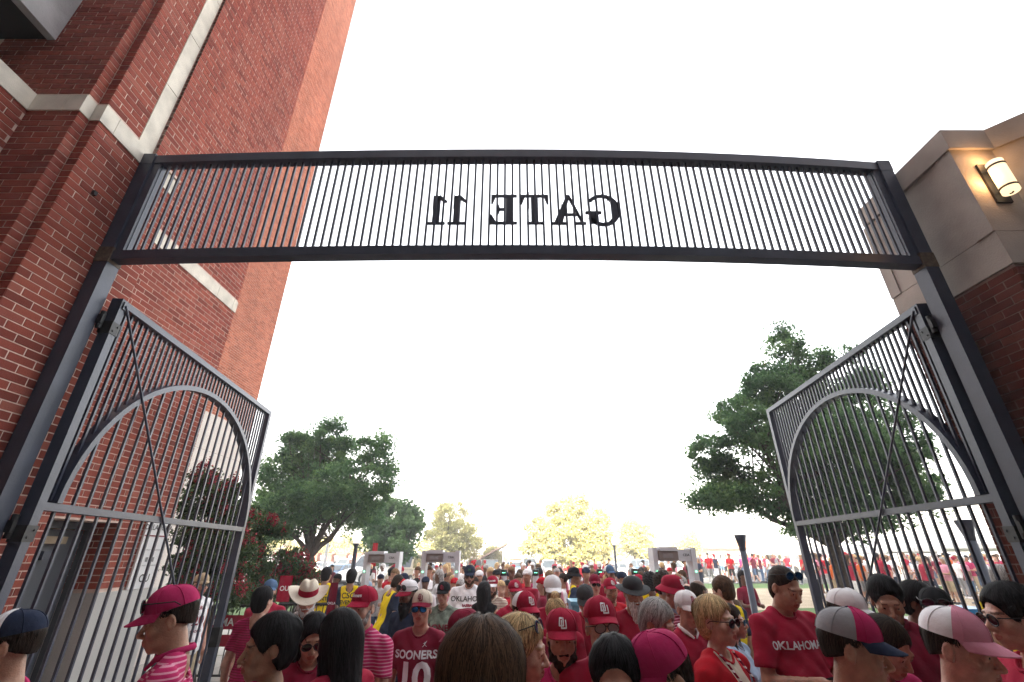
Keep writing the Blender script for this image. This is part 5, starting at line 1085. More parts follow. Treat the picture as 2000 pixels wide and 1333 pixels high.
def tree(name, x, y, blobs, n, size, mleaf, label, trunk_r, fork, group=None, cat='tree', tuft=.42, lean=(0, 0), nlimb=9, hollow=.55):
    root = empty(name, (x, y, 0), label=label, cat=cat, group=group); gz = 0
    P, T = crown_points(blobs, n, tuft, hollow); P[:, 0] -= x; P[:, 1] -= y; T = T - np.array([x, y, 0])
    link('crown', leaf_mesh('crown', P, size, mleaf, rnd=crown_points.c), root)
    o = MB(); f = Vector((lean[0], lean[1], fork)); o.tube([(0, 0, -.1), (0, 0, .25), (lean[0] * .4, lean[1] * .4, fork * .6), f], [trunk_r * 1.5, trunk_r * 1.05, trunk_r * .9, trunk_r * .85], 12); o.build('trunk', M_BARK, root)
    idx = RNG.permutation(len(T)); big = T[idx[:nlimb * 7]]
    mids = []
    for i in range(nlimb):
        t = Vector(big[i]); c = f.lerp(t, .5) + Vector((RNG.normal() * .15, RNG.normal() * .15, -.25 * (t - f).length * .25)); l_ = MB(); q = f.lerp(c, .5) + Vector((0, 0, .1))
        r0 = trunk_r * RNG.uniform(.35, .6); l_.tube([f, q, c, c.lerp(t, .55), t], [r0, r0 * .8, r0 * .55, r0 * .35, r0 * .12], 8)
        mids.append((c, r0)); 
        for j in range(6):
            e = Vector(big[nlimb + i * 6 + j]) if nlimb + i * 6 + j < len(big) else t
            s0 = c if (e - c).length < (e - t).length else c.lerp(t, .5); m_ = s0.lerp(e, .5) + Vector((0, 0, .12)); l_.tube([s0, m_, e], [r0 * .32, r0 * .2, r0 * .06], 5, cap=False)
        l_.build('limb', M_BARK, root)
    return root
def blob_px(lst, Y):   # lobes read off the photograph: (px, py, radius px, depth offset)
    out = []
    for u, v, r, dy in lst:
        p = at(u, v, Y); q = at(u + r, v, Y); rr = abs(q.x - p.x); out.append((p.x + dy * p.x / Y, Y + dy, (p.z - HC) * (1 + dy / Y) + HC, rr, rr * 1.1, rr * .85))
    return out
tree('oak_tree', at(604, 1100, 20).x, 20, blob_px([(650, 850, 40, 0), (655, 900, 70, 1), (730, 880, 40, 0), (745, 935, 35, -1), (590, 880, 40, 1), (555, 930, 55, 0), (640, 950, 62, -1.5), (690, 990, 62, 1), (560, 990, 58, -1), (530, 1020, 45, 1), (722, 985, 36, 0), (600, 970, 50, 1.6), (575, 855, 22, 0), (630, 985, 50, 0), (545, 1040, 32, -.5), (760, 915, 22, 0)], 20), 66000, .07, LEAF_A, 'large spreading green oak left of centre behind the lamp post', .22, 2.0, tuft=.44, nlimb=18, hollow=.25)
tree('elm_tree', at(775, 1090, 31).x, 31, blob_px([(770, 1010, 42, 0), (790, 1045, 42, 0), (745, 1050, 36, 0), (800, 1015, 30, 1), (765, 1070, 36, -1), (735, 1015, 30, 1)], 31), 15000, .13, LEAF_B, 'rounded green tree behind the metal detector arch', .2, 1.6, tuft=.6)
tree('oak_tree', at(1645, 1130, 14).x, 14, blob_px([(1535, 690, 34, 0), (1525, 652, 20, 0), (1522, 638, 11, 0), (1545, 670, 18, 0), (1500, 760, 55, 0), (1560, 740, 50, .5), (1440, 800, 40, 0), (1470, 840, 55, -.5), (1390, 880, 42, 0), (1400, 930, 46, .5), (1470, 950, 60, 0), (1540, 850, 70, 1), (1600, 800, 60, 0), (1640, 870, 80, -1), (1600, 950, 80, 0), (1700, 900, 75, .5), (1740, 960, 70, 0), (1560, 1010, 50, 0), (1680, 760, 48, 1), (1670, 1000, 60, -1), (1380, 975, 26, 0), (1760, 880, 45, -1), (1795, 950, 40, 0), (1665, 690, 20, 0), (1600, 700, 26, 0), (1720, 820, 50, 0), (1420, 975, 35, 0)], 14), 110000, .058, LEAF_A, 'tall dark green oak behind the right gate leaf', .19, 2.3, tuft=.36, nlimb=18, hollow=.25)
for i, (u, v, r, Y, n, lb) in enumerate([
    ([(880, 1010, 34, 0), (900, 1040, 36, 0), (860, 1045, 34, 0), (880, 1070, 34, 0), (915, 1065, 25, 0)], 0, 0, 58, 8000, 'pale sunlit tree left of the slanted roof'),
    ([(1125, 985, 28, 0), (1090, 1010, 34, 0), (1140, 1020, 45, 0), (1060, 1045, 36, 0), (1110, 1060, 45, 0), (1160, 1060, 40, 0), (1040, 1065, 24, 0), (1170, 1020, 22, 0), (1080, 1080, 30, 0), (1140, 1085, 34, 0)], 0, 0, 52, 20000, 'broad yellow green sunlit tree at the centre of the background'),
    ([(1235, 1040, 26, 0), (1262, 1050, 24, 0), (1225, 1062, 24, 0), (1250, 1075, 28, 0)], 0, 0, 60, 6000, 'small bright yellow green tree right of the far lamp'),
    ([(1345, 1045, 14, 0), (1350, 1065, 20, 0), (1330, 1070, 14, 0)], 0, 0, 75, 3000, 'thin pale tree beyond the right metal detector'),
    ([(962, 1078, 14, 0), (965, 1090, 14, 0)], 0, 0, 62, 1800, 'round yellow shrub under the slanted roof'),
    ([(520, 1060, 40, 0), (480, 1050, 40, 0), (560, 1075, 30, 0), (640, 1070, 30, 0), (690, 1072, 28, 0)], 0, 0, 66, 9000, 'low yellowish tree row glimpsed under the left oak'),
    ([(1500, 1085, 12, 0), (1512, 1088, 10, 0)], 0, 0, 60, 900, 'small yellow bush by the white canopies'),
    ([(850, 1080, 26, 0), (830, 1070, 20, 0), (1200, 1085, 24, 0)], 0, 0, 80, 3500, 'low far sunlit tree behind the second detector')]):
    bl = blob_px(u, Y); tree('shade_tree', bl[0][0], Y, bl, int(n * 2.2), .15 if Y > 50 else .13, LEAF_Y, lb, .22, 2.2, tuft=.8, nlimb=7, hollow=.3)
def myrtle(u, v, Y, blobs, n, nf, label):
    P = at(u, v, Y); root = empty('crape_myrtle', (P.x, Y, 0), label=label, cat='flowering shrub', group='crimson crape myrtles by the left gate leaf')
    bl = blob_px(blobs, Y); C, T = crown_points(bl, n, .20, .2); C[:, 0] -= P.x; C[:, 1] -= Y; link('foliage', leaf_mesh('foliage', C, .042, LEAF_M), root)
    B = np.array(bl); 
    for k in range(nf):
        b = B[RNG.choice(len(B))]; d = RNG.normal(size=3); d[2] = abs(d[2]) * .8; d[1] = -abs(d[1]) * .8 ; d /= np.linalg.norm(d); c = b[:3] + d * b[3:6] * 1.02 - np.array([P.x, Y, 0])
        g_ = RNG.normal(size=(46, 3)) * np.array([.032, .032, .055]) * RNG.uniform(.7, 1.3); link('blossom', leaf_mesh('blossom', c + g_, .020, FLOWER, aspect=.9), root)
    o = MB()
    for k in range(9): t = Vector(T[k] - np.array([P.x, Y, 0])); o.tube([(RNG.normal() * .1, RNG.normal() * .1, 0), Vector((t.x * .4, t.y * .4, t.z * .5)), t], [.028, .02, .008], 6)
    o.build('stem', M_BARK, root)
myrtle(430, 1150, 9.3, [(405, 930, 26, 0), (440, 960, 34, 0), (400, 980, 34, 0), (460, 1010, 34, 0), (410, 1040, 40, 0), (450, 1070, 38, 0), (390, 1090, 34, 0), (430, 1120, 44, 0), (470, 1060, 26, 0), (400, 1150, 40, 0), (460, 1160, 34, 0), (378, 1000, 26, 0), (372, 1050, 30, 0), (372, 1110, 32, 0), (385, 945, 20, 0), (425, 1000, 34, 0), (420, 1090, 36, 0), (375, 1170, 34, 0)], 25000, 85, 'tall crimson flowering crape myrtle seen through the left gate leaf')
myrtle(520, 1180, 10.4, [(505, 1040, 24, 0), (520, 1020, 20, 0), (545, 1035, 14, 0), (500, 1080, 22, 0), (495, 1110, 24, 0), (500, 1150, 28, 0)], 6000, 34, 'crape myrtle branch with red blooms right beside the left leaf free edge')
myrtle(565, 1180, 11.5, [(570, 1095, 26, 0), (545, 1110, 26, 0), (590, 1110, 24, 0), (560, 1130, 34, 0), (600, 1135, 20, 0), (530, 1130, 24, 0), (575, 1150, 28, 0), (520, 1165, 26, 0)], 12000, 75, 'low rounded crape myrtle bush with red blooms under the oak')

# ---------------------------------------------------------------- the people one can tell apart
OU = 'OU'
def thing_box(name, parent_root, off, dims, m, label, cat, rz=0):   # held things stay top-level
    o = MB().box(-dims[0] / 2, dims[0] / 2, -dims[1] / 2, dims[1] / 2, -dims[2] / 2, dims[2] / 2).build(name, m); bpy.context.view_layer.update()
    o.matrix_world = parent_root.matrix_world @ Matrix.Translation(off) @ Matrix.Rotation(R(rz), 4, 'X'); return tag(o, label, cat)
def held(root, p, side, name, dims, m, label, cat, tilt=20, up=.02):
    s0, el, wr, kd = p['arms'][0 if side < 0 else 1]; d = (wr - el) / np.linalg.norm(wr - el); c = wr + d * .085 + np.array([0, 0, up])
    o = MB(); 
    o.box(-dims[0] / 2, dims[0] / 2, -dims[1] / 2, dims[1] / 2, -dims[2] / 2, dims[2] / 2); ob = o.build(name, m); bpy.context.view_layer.update()
    ob.matrix_world = root.matrix_world @ Matrix.Translation(Vector(c)) @ Matrix.Rotation(R(tilt), 4, 'X'); return tag(ob, label, cat)
C_ = dict
W3 = ('white', 'white', 'white')
# foreground, left to right
person(58, 1187, 2.55, 'man in white and navy cap and maroon shirt at the lower left corner', yaw=-70, head=(0, 8, 0), tone='tan', hair='dark', hat='cap', hatc=('white', 'navy', 'navy'), logo=OU, logoc='crimson', top='magenta', res=.005)
person(368, 1140, 2.75, 'man in magenta cap and striped pink polo passing the left gate leaf', yaw=-62, head=(0, 16, 0), tone='tan', hair='dark', hat='cap', hatc=('magenta',) * 3, glasses='dark_brim', top='magenta', stripe='pink', collar='magenta', sw=1.08, bel=.4, pose='swing', res=.005)
person(545, 1197, 2.6, 'woman with dark hair swept up looking left in the foreground', yaw=-55, head=(0, 8, 0), fem=True, tone='olive', hair='black', style='updo', top='maroon', sleeve=0, res=.005)
person(520, 1143, 5.3, 'man with short dark hair and maroon striped polo seen from behind', yaw=168, tone='fair', hair='black', style='short', top='magenta', stripe='maroon', sw=1.08)
person(531, 1130, 6.9, 'woman in blue visor cap facing us left of the cowboy hat', yaw=20, fem=True, tone='tan', hair='black', hat='cap', hatc=('denim', 'denim', 'denim'), top='crimson')
person(398, 1118, 7.3, 'man in tan cap and white sleeveless jersey numbered 20 behind the left leaf', yaw=70, tone='ruddy', hair='brown', hat='cap', hatc=('tan', 'tan', 'tan'), top='white', sleeve=.1, glasses='dark', stubble=True, text=[('20', .16, 1.22, C_(m=M_CPRINT)), ('BORN', .06, 1.36, C_(m=M_CPRINT)), ('SOONER', .04, 1.10, C_(m=M_CPRINT))])
person(607, 1127, 5.2, 'bearded man in cream cowboy hat with crimson band and white shirt', yaw=12, head=(8, 20, 0), tone='ruddy', hair='white', beard='short', hat='cowboy', hatc=('cream', 'crimson', 'cream'), top='white', collar='white', sw=1.12, bel=.5, sleeve=1.4, pose='phone')
person(618, 1198, 3.5, 'dark haired woman in sunglasses looking down beside the long black hair', yaw=35, head=(-10, 22, 0), fem=True, tone='tan', hair='black', style='long', glasses='dark', top='maroon', pose='phone')
person(672, 1192, 2.9, 'woman with long straight black hair and pale headband turned away', yaw=-120, head=(0, 12, 0), fem=True, tone='brown', hair='black', style='long', top='crimson', res=.005)
r, p = person(716, 1142, 4.1, 'goateed man in crimson cap and pink striped polo holding a red phone', yaw=-16, head=(-6, 2, 0), tone='fair', hair='grey', beard='short', hat='cap', hatc=('crimson',) * 3, logo='Sooners', top='magenta', stripe='pink', collar='magenta', sw=1.10, bel=.35, pose='phone', jaw=1.1, text=[(OU, .035, 1.33, C_(x0=-.08))])
held(r, p, -1, 'smartphone', (.075, .15, .012), mat('red_phone_case', (.45, .01, .015), rough=.4), 'red phone held by the goateed man in crimson cap', 'phone')
tag(MB().tube([(0, 0, 0), (.012, 0, 0)], .01).build('sunglasses', M_BLACK, r, (.02, .125, 1.33)))
for u, v, Y, lb, yw in ((641, 1107, 10.2, 'leftmost steward in yellow CSC shirt seen from behind', 172), (689, 1110, 9.6, 'steward in yellow CSC shirt left of the bending one', 188)):
    person(u, v, Y, lb, yaw=yw, tone='olive', hair='black', style='medium', top='csc', bottom='trousers', bcol='black', pose='phone', sw=1.05, text=[('CSC', .12, 1.34, C_(side=-1, m=M_INK)), ('EVENT', .085, 1.24, C_(side=-1, m=M_INK)), ('STAFF', .085, 1.15, C_(side=-1, m=M_INK))])
person(733, 1117, 8.8, 'steward in yellow shirt bending right in front of the left detector', yaw=130, head=(0, 20, 0), tone='tan', hair='dark', style='short', top='csc', bottom='trousers', bcol='black', pose='phone', lean=14)
person(803, 1131, 5.7, 'bearded man in white and crimson cap and navy shirt', yaw=-35, head=(0, 10, 0), tone='brown', hair='black', beard='long', hat='cap', hatc=('white', 'white', 'crimson'), logo=OU, logoc='crimson', glasses='dark_brim', top='navy', sw=1.05)
person(826, 1150, 4.6, 'young man in white cap and mirrored blue sunglasses wearing SOONERS 10 jersey', yaw=-4, head=(2, -2, 0), tone='ruddy', hair='brown', hat='cap', hatc=('cream', 'cream', 'maroon'), logo='OU', logoc='maroon', glasses='blue', top='maroon', vneck=True, sw=1.0, cres=.011, text=[('SOONERS', .078, 1.315, C_(bold=.03)), ('10', .27, 1.16, C_(bold=.035, sp=.95)), ('A', .035, 1.385, C_(x0=-.07))])
person(868, 1135, 6.9, 'woman in dark cap and green camouflage SOONERS tee', yaw=-8, head=(0, 6, 0), fem=True, tone='ruddy', hair='brown', style='short', hat='cap', hatc=('black', 'black', 'black'), logo='OU', logoc='crimson', top='camo', sleeve=.7, text=[('SOONERS', .105, 1.25, C_(m=M_CPRINT, bold=.03)), ('OU', .05, 1.15)])
r, p = person(918, 1103, 8.6, 'tall bearded man in white OKLAHOMA tee and navy cap', yaw=3, head=(0, 8, 0), tone='ruddy', hair='brown', beard='short', hat='cap', hatc=('navy',) * 3, logo='W', logoc='green', glasses='dark', top='white', sw=1.3, bel=1.0, loose=2, sleeve=.85, pose='phone', cres=.012, text=[('OKLAHOMA', .095, 1.315, C_(m=M_INK, bold=.012)), ('BASEBALL', .042, 1.235, C_(m=M_CPRINT, bold=.06))])
held(r, p, -1, 'smartphone', (.075, .15, .012), M_BLACK, 'black phone held by the tall man in white tee', 'phone')
person(962, 1124, 7.9, 'bearded man in crimson and white cap and tan striped polo', yaw=-8, head=(0, 8, 0), tone='ruddy', hair='brown', beard='short', hat='cap', hatc=('crimson', 'crimson', 'white'), logo='OKLAHOMA', top='cream', stripe='maroon', collar='cream', pose='phone')
person(948, 1134, 7.6, 'woman with long black hair seen from behind right of the tall man', yaw=150, fem=True, tone='fair', hair='black', style='long', top='black', sleeve=0)
person(1006, 1131, 6.6, 'older man in crimson cap and OKLAHOMA BASEBALL tee', yaw=10, tone='fair', hair='grey', hat='cap', hatc=('crimson',) * 3, logo=OU, top='crimson', glasses='clear', bel=.5, text=[('OKLAHOMA', .06, 1.27), (OU, .09, 1.18), ('BASEBALL', .06, 1.09)])
person(1024, 1152, 4.1, 'man in crimson cap with white mesh sides and OKLAHOMA FOOTBALL shirt', yaw=38, head=(-8, 4, 0), tone='ruddy', hair='dark', hat='cap', hatc=('crimson', 'white', 'crimson'), logo=OU, glasses='dark', top='maroon', stubble=True, text=[('OKLAHOMA', .075, 1.24), ('FOOTBALL', .07, 1.15), ('EST 1895', .05, 1.07)])
person(1078, 1122, 5.4, 'dark complexioned man in pale cap and crimson tee', yaw=5, head=(0, 8, 0), tone='brown', hair='black', hat='cap', hatc=('white',) * 3, top='crimson', sw=1.12)
person(1086, 1160, 5.0, 'grey blonde woman with white and purple hair bow bending her head', yaw=-15, head=(0, 30, 0), fem=True, tone='fair', hair='blonde', style='bun', top='crimson')
r, p = person(1093, 1185, 3.05, 'bearded man in crimson OU cap holding his hand to his mouth', yaw=-12, head=(12, 4, 0), tone='ruddy', hair='dark', beard='short', hat='cap', hatc=('crimson',) * 3, logo=OU, top='magenta', pose='mouth', sw=1.08, res=.0048, cres=.011)
person(1171, 1163, 3.0, 'man in crimson OU cap and black framed spectacles behind the dark haired head', yaw=6, head=(0, -4, 0), tone='fair', hair='grey', hat='cap', hatc=('crimson',) * 3, logo=OU, glasses='clear', top='crimson', res=.0048)
person(945, 1207, 1.75, 'person with large brown hair seen from behind at bottom centre', yaw=172, fem=True, tone='tan', hair='brown', style='big', top='crimson', sleeve=0, wide=1.12, res=.005)
person(1012, 1200, 2.5, 'blonde woman in profile with mirrored blue sunglasses pushed up', yaw=75, head=(0, 10, 0), fem=True, tone='fair', hair='blonde', style='long', glasses='blue_up', top='crimson', res=.005)
person(920, 1187, 3.4, 'person in plain maroon cap behind the large brown hair', yaw=-60, head=(0, 18, 0), tone='tan', hair='brown', hat='cap', hatc=('maroon',) * 3, top='maroon')
person(1196, 1240, 1.95, 'dark haired man in maroon tee at the bottom edge right of centre', yaw=-22, head=(10, 12, 0), tone='ruddy', hair='black', style='short', top='maroon', sw=1.1, res=.0045, cres=.01, text=[('A', .03, 1.36, C_(x0=.07))])
person(1232, 1123, 5.0, 'white bearded man in dark brimmed hat and crimson tee with white band', yaw=4, head=(0, 10, 0), tone='tan', hair='white', beard='long', hat='boonie', hatc=('charcoal', 'charcoal', 'charcoal'), top='crimson', sw=1.1, bel=.6, pose='phone', text=[('OKLAHOMA', .05, 1.15, C_(bold=.06))])
person(1144, 1140, 5.6, 'man in dark grey cap looking down beside the white tee', yaw=-20, head=(0, 25, 0), tone='fair', hair='grey', hat='cap', hatc=('charcoal',) * 3, top='crimson')
person(1161, 1121, 7.9, 'woman in maroon cap and white tee with black strap', yaw=0, head=(0, -3, 0), fem=True, tone='ruddy', hair='brown', style='short', hat='cap', hatc=('maroon',) * 3, top='white', glasses='dark')
person(1121, 1107, 9.4, 'steward in navy and yellow shirt with hands on hips in profile', yaw=85, tone='tan', hair='dark', style='medium', hat='bucket', hatc=('black',) * 3, top='csc', pose='hips', bottom='trousers', bcol='black')
person(1191, 1127, 6.9, 'man in crimson OU cap between the scanner posts', yaw=10, tone='tan', hair='dark', hat='cap', hatc=('crimson',) * 3, logo=OU, top='red', stubble=True)
person(1189, 1103, 9.9, 'bearded man in grey cap and crimson shirt behind the OU caps', yaw=25, tone='tan', hair='brown', beard='short', hat='cap', hatc=('denim', 'white', 'denim'), top='crimson')
person(1267, 1116, 8.0, 'steward with tall curly hair in yellow shirt seen from behind', yaw=176, tone='brown', hair='black', style='curly', top='csc', bottom='trousers', bcol='black', text=[('CSC', .12, 1.34, C_(side=-1, m=M_INK)), ('EVENT', .085, 1.24, C_(side=-1, m=M_INK))])
person(1290, 1115, 6.8, 'man with bushy brown hair behind the crimson bucket hat', yaw=165, tone='fair', hair='dark', style='curly', top='crimson')
person(1308, 1122, 5.1, 'man in crimson bucket hat and patterned polo with white collar', yaw=50, head=(-10, 8, 0), tone='ruddy', hair='grey', hat='bucket', hatc=('crimson',) * 3, logo=OU, top='maroon', stripe='pink', collar='lightblue', sw=1.12, bel=.6)
person(1334, 1151, 4.5, 'older man in white cap with red logo and crimson jacket', yaw=18, head=(0, 8, 0), tone='ruddy', hair='white', hat='cap', hatc=W3, logo=OU, logoc='crimson', top='crimson', collar='white', sleeve=1.4)
person(1363, 1132, 6.4, 'balding man right of the white cap', yaw=115, tone='brown', hair='dark', style='ring', top='crimson')
person(1341, 1139, 7.2, 'balding man with dark headband seen low between hats', yaw=150, tone='fair', hair='black', style='ring', top='white')
person(1268, 1172, 3.6, 'man with thick silver hair and white collared crimson polo looking down', yaw=42, head=(0, 22, 0), tone='ruddy', hair='grey', style='medium', top='crimson', collar='white', res=.005)
r, p = person(1390, 1161, 3.3, 'blonde woman in dark sunglasses and red jacket with a lanyard', yaw=42, head=(0, 2, 0), fem=True, tone='fair', hair='blonde', style='updo', glasses='dark', top='jacket', sleeve=1.4, res=.0048, cres=.011)
ly = MB(); bvp = [(-.075, .03, 1.475), (-.075, .125, 1.36), (-.045, .150, 1.22), (0, .155, 1.10), (.045, .150, 1.22), (.075, .125, 1.36), (.075, .03, 1.475)]; ly.tube(bvp, .006, 6).build('lanyard', cloth('maroon', 'white', 2, 30, .3), r); MB().box(-.035, .035, .152, .158, 1.0, 1.10).build('badge', M_WHITE, r)
person(1423, 1178, 4.4, 'dark haired woman in sunglasses and pale top behind the blonde woman', yaw=55, fem=True, tone='tan', hair='dark', style='long', glasses='dark', top='lightblue')
person(1410, 1126, 5.8, 'brown haired steward in yellow shirt right of the balding man', yaw=-150, head=(10, 10, 0), tone='fair', hair='brown', style='medium', top='csc', bottom='trousers', bcol='black', text=[('CSC', .12, 1.34, C_(side=-1, m=M_INK)), ('EVENT', .085, 1.24, C_(side=-1, m=M_INK))])
person(1438, 1156, 6.4, 'second steward in yellow and navy bending over behind the brown haired one', yaw=160, head=(0, 30, 0), tone='tan', hair='brown', style='short', top='csc', bottom='trousers', bcol='black', lean=22)
person(1303, 1226, 1.95, 'person in large magenta cap looking down at bottom right of centre', yaw=-70, head=(0, 20, 0), tone='tan', hair='dark', hat='cap', hatc=('magenta',) * 3, logo=OU, top='magenta', res=.005)
r, p = person(1513, 1107, 4.0, 'tall man in crimson OKLAHOMA tee looking down at his hands', yaw=18, head=(0, 24, 0), tone='tan', hair='dark', style='buzz', glasses='blue_up', top='crimson', sw=1.22, bel=.5, pose='phone', res=.005, cres=.011, sleeve=.75, text=[('OKLAHOMA', .060, 1.30, C_(bold=.025, x0=.06))])
held(r, p, 1, 'smartphone', (.075, .15, .012), M_BLACK, 'dark phone held by the tall man in crimson tee', 'phone')
person(1637, 1147, 3.5, 'person in white cap with black and crimson emblem right of the gate edge', yaw=48, head=(0, 10, 0), tone='tan', hair='dark', hat='cap', hatc=('white', 'white', 'white'), logo='O', logoc='black', top='maroon', glasses='dark')
person(1630, 1182, 2.25, 'person in grey and magenta cap with navy brim hurrying right', yaw=58, head=(0, 10, 0), tone='tan', hair='dark', hat='cap', hatc=('magenta', 'grey', 'navy'), top='red', pose='swing', res=.005)
person(1716, 1124, 3.6, 'man with dark hair bending his head in a maroon quarter zip', yaw=-30, head=(0, 26, 0), tone='tan', hair='black', style='short', top='maroon', collar='maroon', sleeve=1.4, pose='phone', sw=1.1)
person(1772, 1138, 4.1, 'dark haired person between the quarter zip and the black cap', yaw=30, head=(0, 20, 0), tone='brown', hair='black', style='medium', top='maroon')
person(1818, 1145, 3.8, 'person in black cap with sunglasses on its brim', yaw=-40, head=(0, 18, 0), tone='brown', hair='black', hat='cap', hatc=('black',) * 3, glasses='dark_brim', top='maroon', sw=1.1)
person(1690, 1200, 2.9, 'person in magenta tee with white OU patch leaning forward', yaw=20, head=(0, 34, 0), tone='tan', hair='dark', style='short', top='magenta', sw=1.12, text=[(OU, .05, 1.36, C_(x0=-.09))])
person(1832, 1180, 2.25, 'man in faded pink and white cap and magenta tee at lower right', yaw=30, head=(0, 10, 0), tone='ruddy', hair='dark', hat='cap', hatc=('pink', 'white', 'pink'), top='magenta', pose='swing', sw=1.08, res=.005)
r, p = person(1958, 1138, 2.6, 'woman in sunglasses and red sleeveless top holding a white tumbler at the right edge', yaw=-100, head=(0, 6, 0), fem=True, tone='ruddy', hair='black', style='updo', glasses='dark', top='crimson', sleeve=0, pose='tumbler', res=.005)
s0, el, wr, kd = p['arms'][0]; tb_ = empty('tumbler', (0, 0, 0), label='tall white tumbler held upright by the woman at the right edge', cat='tumbler'); bpy.context.view_layer.update(); wp = r.matrix_world @ Vector(wr + (wr - el) / np.linalg.norm(wr - el) * .09); tb_.location = (wp.x, wp.y, wp.z)
MB().lathe([(.030, -.12), (.036, -.10), (.040, .15)], 18).build('cup', mat('lilac_white_plastic', (.62, .60, .70), rough=.35), tb_); MB().lathe([(.041, .151), (.042, .17), (.03, .175)], 18).build('lid', M_BLACK, tb_)
person(1948, 1104, 5.4, 'grey haired person in yellow beyond the right gate leaf', yaw=120, head=(0, 15, 0), tone='fair', hair='grey', style='short', top='yellow')
P_more = [ (857, 1165, 5.8), ]
# ---------------------------------------------------------------- people farther away: simpler bodies, still one object each
ZM = [mat('far_skin', (.40, .22, .15), rough=.6), mat('far_top'), mat('far_bottom'), mat('far_hair'), mat('far_shoe', (.5, .5, .5))]
def far_mesh(walk, cap, long_, shorts, arm):
    f = Fld([(-.34, .34, .026)], [(-.34, .38, .026)], [(0, 1.42, .03), (1.42, 1.80, .015)], .08)
    f.ell((0, 0, 1.25), (.175, .115, .20), .05).ell((0, .01, 1.03), (.155, .12, .16), .06).cap((-.13, 0, 1.38), (.13, 0, 1.38), .065, k=.05).cap((0, -.02, 1.42), (0, 0, 1.56), .055, k=.02)
    f.ell((0, -.01, 1.655), (.076, .092, .095), .01).ell((0, .03, 1.60), (.055, .065, .075), .02).cap((0, .09, 1.63), (0, .11, 1.60), .012, k=.01)
    for s_ in (-1, 1):
        st_ = walk * s_; kx = .10; f.cap((s_ * .09, 0, .90), (s_ * kx, st_ * .5 + .02, .50), .09, .06, k=.04).cap((s_ * kx, st_ * .5 + .02, .50), (s_ * kx, st_ - (.10 if st_ < 0 else 0), .09), .055, .04, k=.02).ell((s_ * kx, st_ + .05, .05), (.05, .13, .05), .02)
        if arm == 2: e = (s_ * .25, .02, 1.12); w_ = (s_ * .10, .26, 1.12)
        else: e = (s_ * .235, -st_ * .3, 1.11); w_ = (s_ * .24, -st_ * .7 + .08, .88)
        f.cap((s_ * .18, 0, 1.38), e, .062, .045, k=.04).cap(e, w_, .042, .032, k=.02).ell(w_, (.035, .045, .05), .02)
    if cap: f.ell((0, -.012, 1.70), (.088, .105, .075), .006).cap((-.04, .10, 1.69), (.04, .10, 1.69), .018, k=.01).cap((-.03, .15, 1.675), (.03, .15, 1.675), .010, k=.02)
    else: f.ell((0, -.022, 1.675), (.086, .102, .098), .01).ell((0, .11, 1.62), (.07, .06, .085), .008, 1)
    if long_: f.cap((0, -.07, 1.66), (0, -.09, 1.38), .07, .055, k=.03)
    V, Q = f.mesh(); c = V[Q].mean(1); x, y, z = c.T; mi = np.zeros(len(Q), int)
    up = (z > .86) & (z < 1.48) & (np.hypot(x, y) > .0); arm_ = (np.abs(x) > .20) & (z < 1.22) | ((y > .15) & (z > .9) & (z < 1.3)); mi[up & ~arm_] = 1; mi[(z > 1.45) & (z < 1.50) & (np.hypot(x, y + .01) > .075)] = 1
    bot = (z <= .86) & (z > (.47 if shorts else .10)) & (np.abs(x) < .22); mi[bot] = 2; mi[z < .10] = 4
    hairz = (z > 1.655 + .35 * np.clip(y, -.1, .1)) | ((y < -.03) & (z > 1.60)); mi[hairz & (z > 1.55)] = 3
    if cap: mi[(z > 1.665)] = 3
    if long_: mi[(y < -.055) & (z > 1.36)] = 3
    return npmesh('distant_person', V, Q, ZM, mi, True)
FM = {}
for wk in (0, .22):
    for cp_, lg in ((1, 0), (0, 0), (0, 1)):
        for sh_ in (0, 1):
            for ar in (1, 2) if wk == 0 else (1,): FM[(wk > 0, cp_, lg, sh_, ar)] = far_mesh(wk, cp_, lg, sh_, ar)
RP = random.Random(11); keys = sorted(FM); TOPS = ['crimson'] * 7 + ['red'] * 5 + ['white'] * 6 + ['maroon'] * 3 + ['pink'] * 3 + ['grey', 'navy', 'black', 'lightblue', 'orange', 'magenta']
seen = set()
def far_person(x, y, where, top=None, walk=None, yaw=None):
    k = RP.choice([q for q in keys if walk is None or q[0] == walk]); t = top or RP.choice(TOPS); b = RP.choice(['denim', 'khaki', 'white', 'black', 'grey', 'navy', 'denim']); h = RP.choice(['crimson', 'white', 'red', 'navy', 'black']) if k[1] else RP.choice(['dark', 'brown', 'light', 'black', 'blonde', 'grey'])
    o = link('person', FM[k], None, (x, y, float(lawn_h(x, y))), (0, 0, R(yaw if yaw is not None else RP.uniform(0, 360))), (RP.uniform(.94, 1.05),) * 3)
    slot_mats(o, [mat('skin_' + RP.choice(['fair', 'tan', 'ruddy', 'tan', 'brown'])), cloth(t), cloth(b), cloth(h) if k[1] else hair_mat(h), cloth(RP.choice(['white', 'charcoal', 'grey']))])
    lb = '%s fan, %s top, %s %s, %s, %s' % ('walking' if k[0] else 'standing', t, b, 'shorts' if k[3] else 'trousers', '%s cap' % h if k[1] else '%s%s hair' % ('long ' if k[2] else '', h), where)
    tag(o, lb, 'person', 'fans ' + where); FP.append((proj(x, y, 1.6)[0], o)); return o
FP = []
N0 = len(bpy.data.objects)
for i in range(95):   # dense stream of walkers seen through the right leaf
    u = RP.uniform(1565, 1965); Y = RP.choice((21, 23, 25, 27, 30, 33)) + RP.uniform(-1, 1); P = at(u, 1120, Y); far_person(P.x, Y, 'behind right gate leaf', yaw=RP.choice((85, 95, -90, 70, -80)) + RP.uniform(-20, 20))
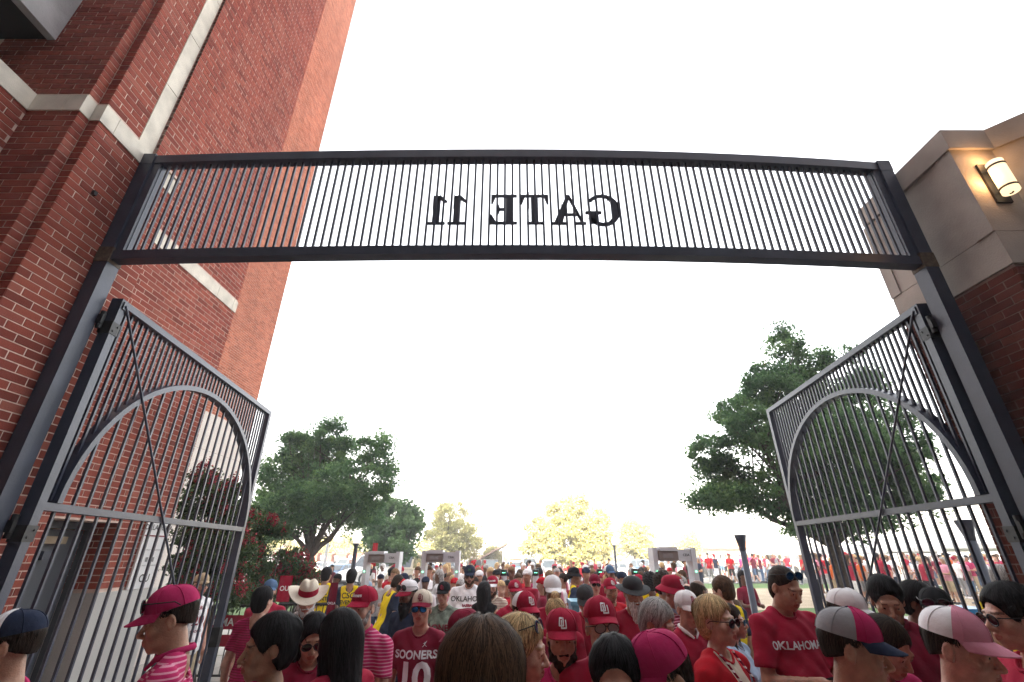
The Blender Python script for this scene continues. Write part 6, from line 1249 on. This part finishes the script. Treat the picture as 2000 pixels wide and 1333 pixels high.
for u, v0, t in ((1832, 27, 'red'), (1815, 27, 'maroon'), (1868, 25, 'pink'), (1790, 25, 'navy'), (1745, 26, 'white'), (1672, 24, 'magenta')): P = at(u, 1110, v0); far_person(P.x, v0, 'near the right leaf bars', t, False, RP.uniform(120, 240))
for i in range(30):
    u = RP.uniform(1365, 1560); Y = RP.uniform(32, 48); P = at(u, 1120, Y); far_person(P.x, Y, 'near silver SUV')
for i in range(46):
    u = RP.uniform(900, 1280); Y = RP.uniform(14, 40); P = at(u, 1120, Y); far_person(P.x, Y, 'beyond scanner posts')
for i in range(60):
    u = RP.uniform(930, 1330); Y = RP.uniform(8.6, 15); P = at(u, 1120, Y); far_person(P.x, Y, 'in front of scanner posts', yaw=RP.choice((170, 190, 180, 150, 210, 0, 90)))
for i in range(16):
    u = RP.uniform(740, 930); Y = RP.uniform(9, 14); P = at(u, 1120, Y); far_person(P.x, Y, 'around left detectors', yaw=RP.choice((170, 190, 180, 150, 210, 90)))
for i in range(26):
    u = RP.uniform(640, 900); Y = RP.uniform(13, 36); P = at(u, 1120, Y); far_person(P.x, Y, 'beyond left detectors')
for i in range(16):
    u = RP.uniform(1240, 1370); Y = RP.uniform(12, 26); P = at(u, 1120, Y); far_person(P.x, Y, 'beyond right detector')
for i, (u, v, Y, t) in enumerate([(765, 1108, 12.6, 'red'), (745, 1113, 12.2, 'white'), (781, 1116, 10.4, 'maroon'), (838, 1115, 12.5, 'white'), (853, 1112, 12.0, 'white'), (885, 1118, 11.5, 'red'), (990, 1120, 9.5, 'crimson'), (1030, 1116, 10, 'crimson'), (1058, 1117, 9.4, 'maroon'), (1215, 1120, 9, 'crimson'), (1322, 1112, 10.5, 'crimson'), (660, 1115, 11.2, 'maroon'), (624, 1113, 12.5, 'magenta'), (1455, 1140, 11, 'maroon'), (1100, 1118, 11, 'crimson'), (900, 1122, 9, 'maroon')]):
    P = at(u, v, Y); far_person(P.x, Y, 'queueing at detectors', t, False, RP.choice((180, 0, 90, 150, 200)))

number_alike(FP)
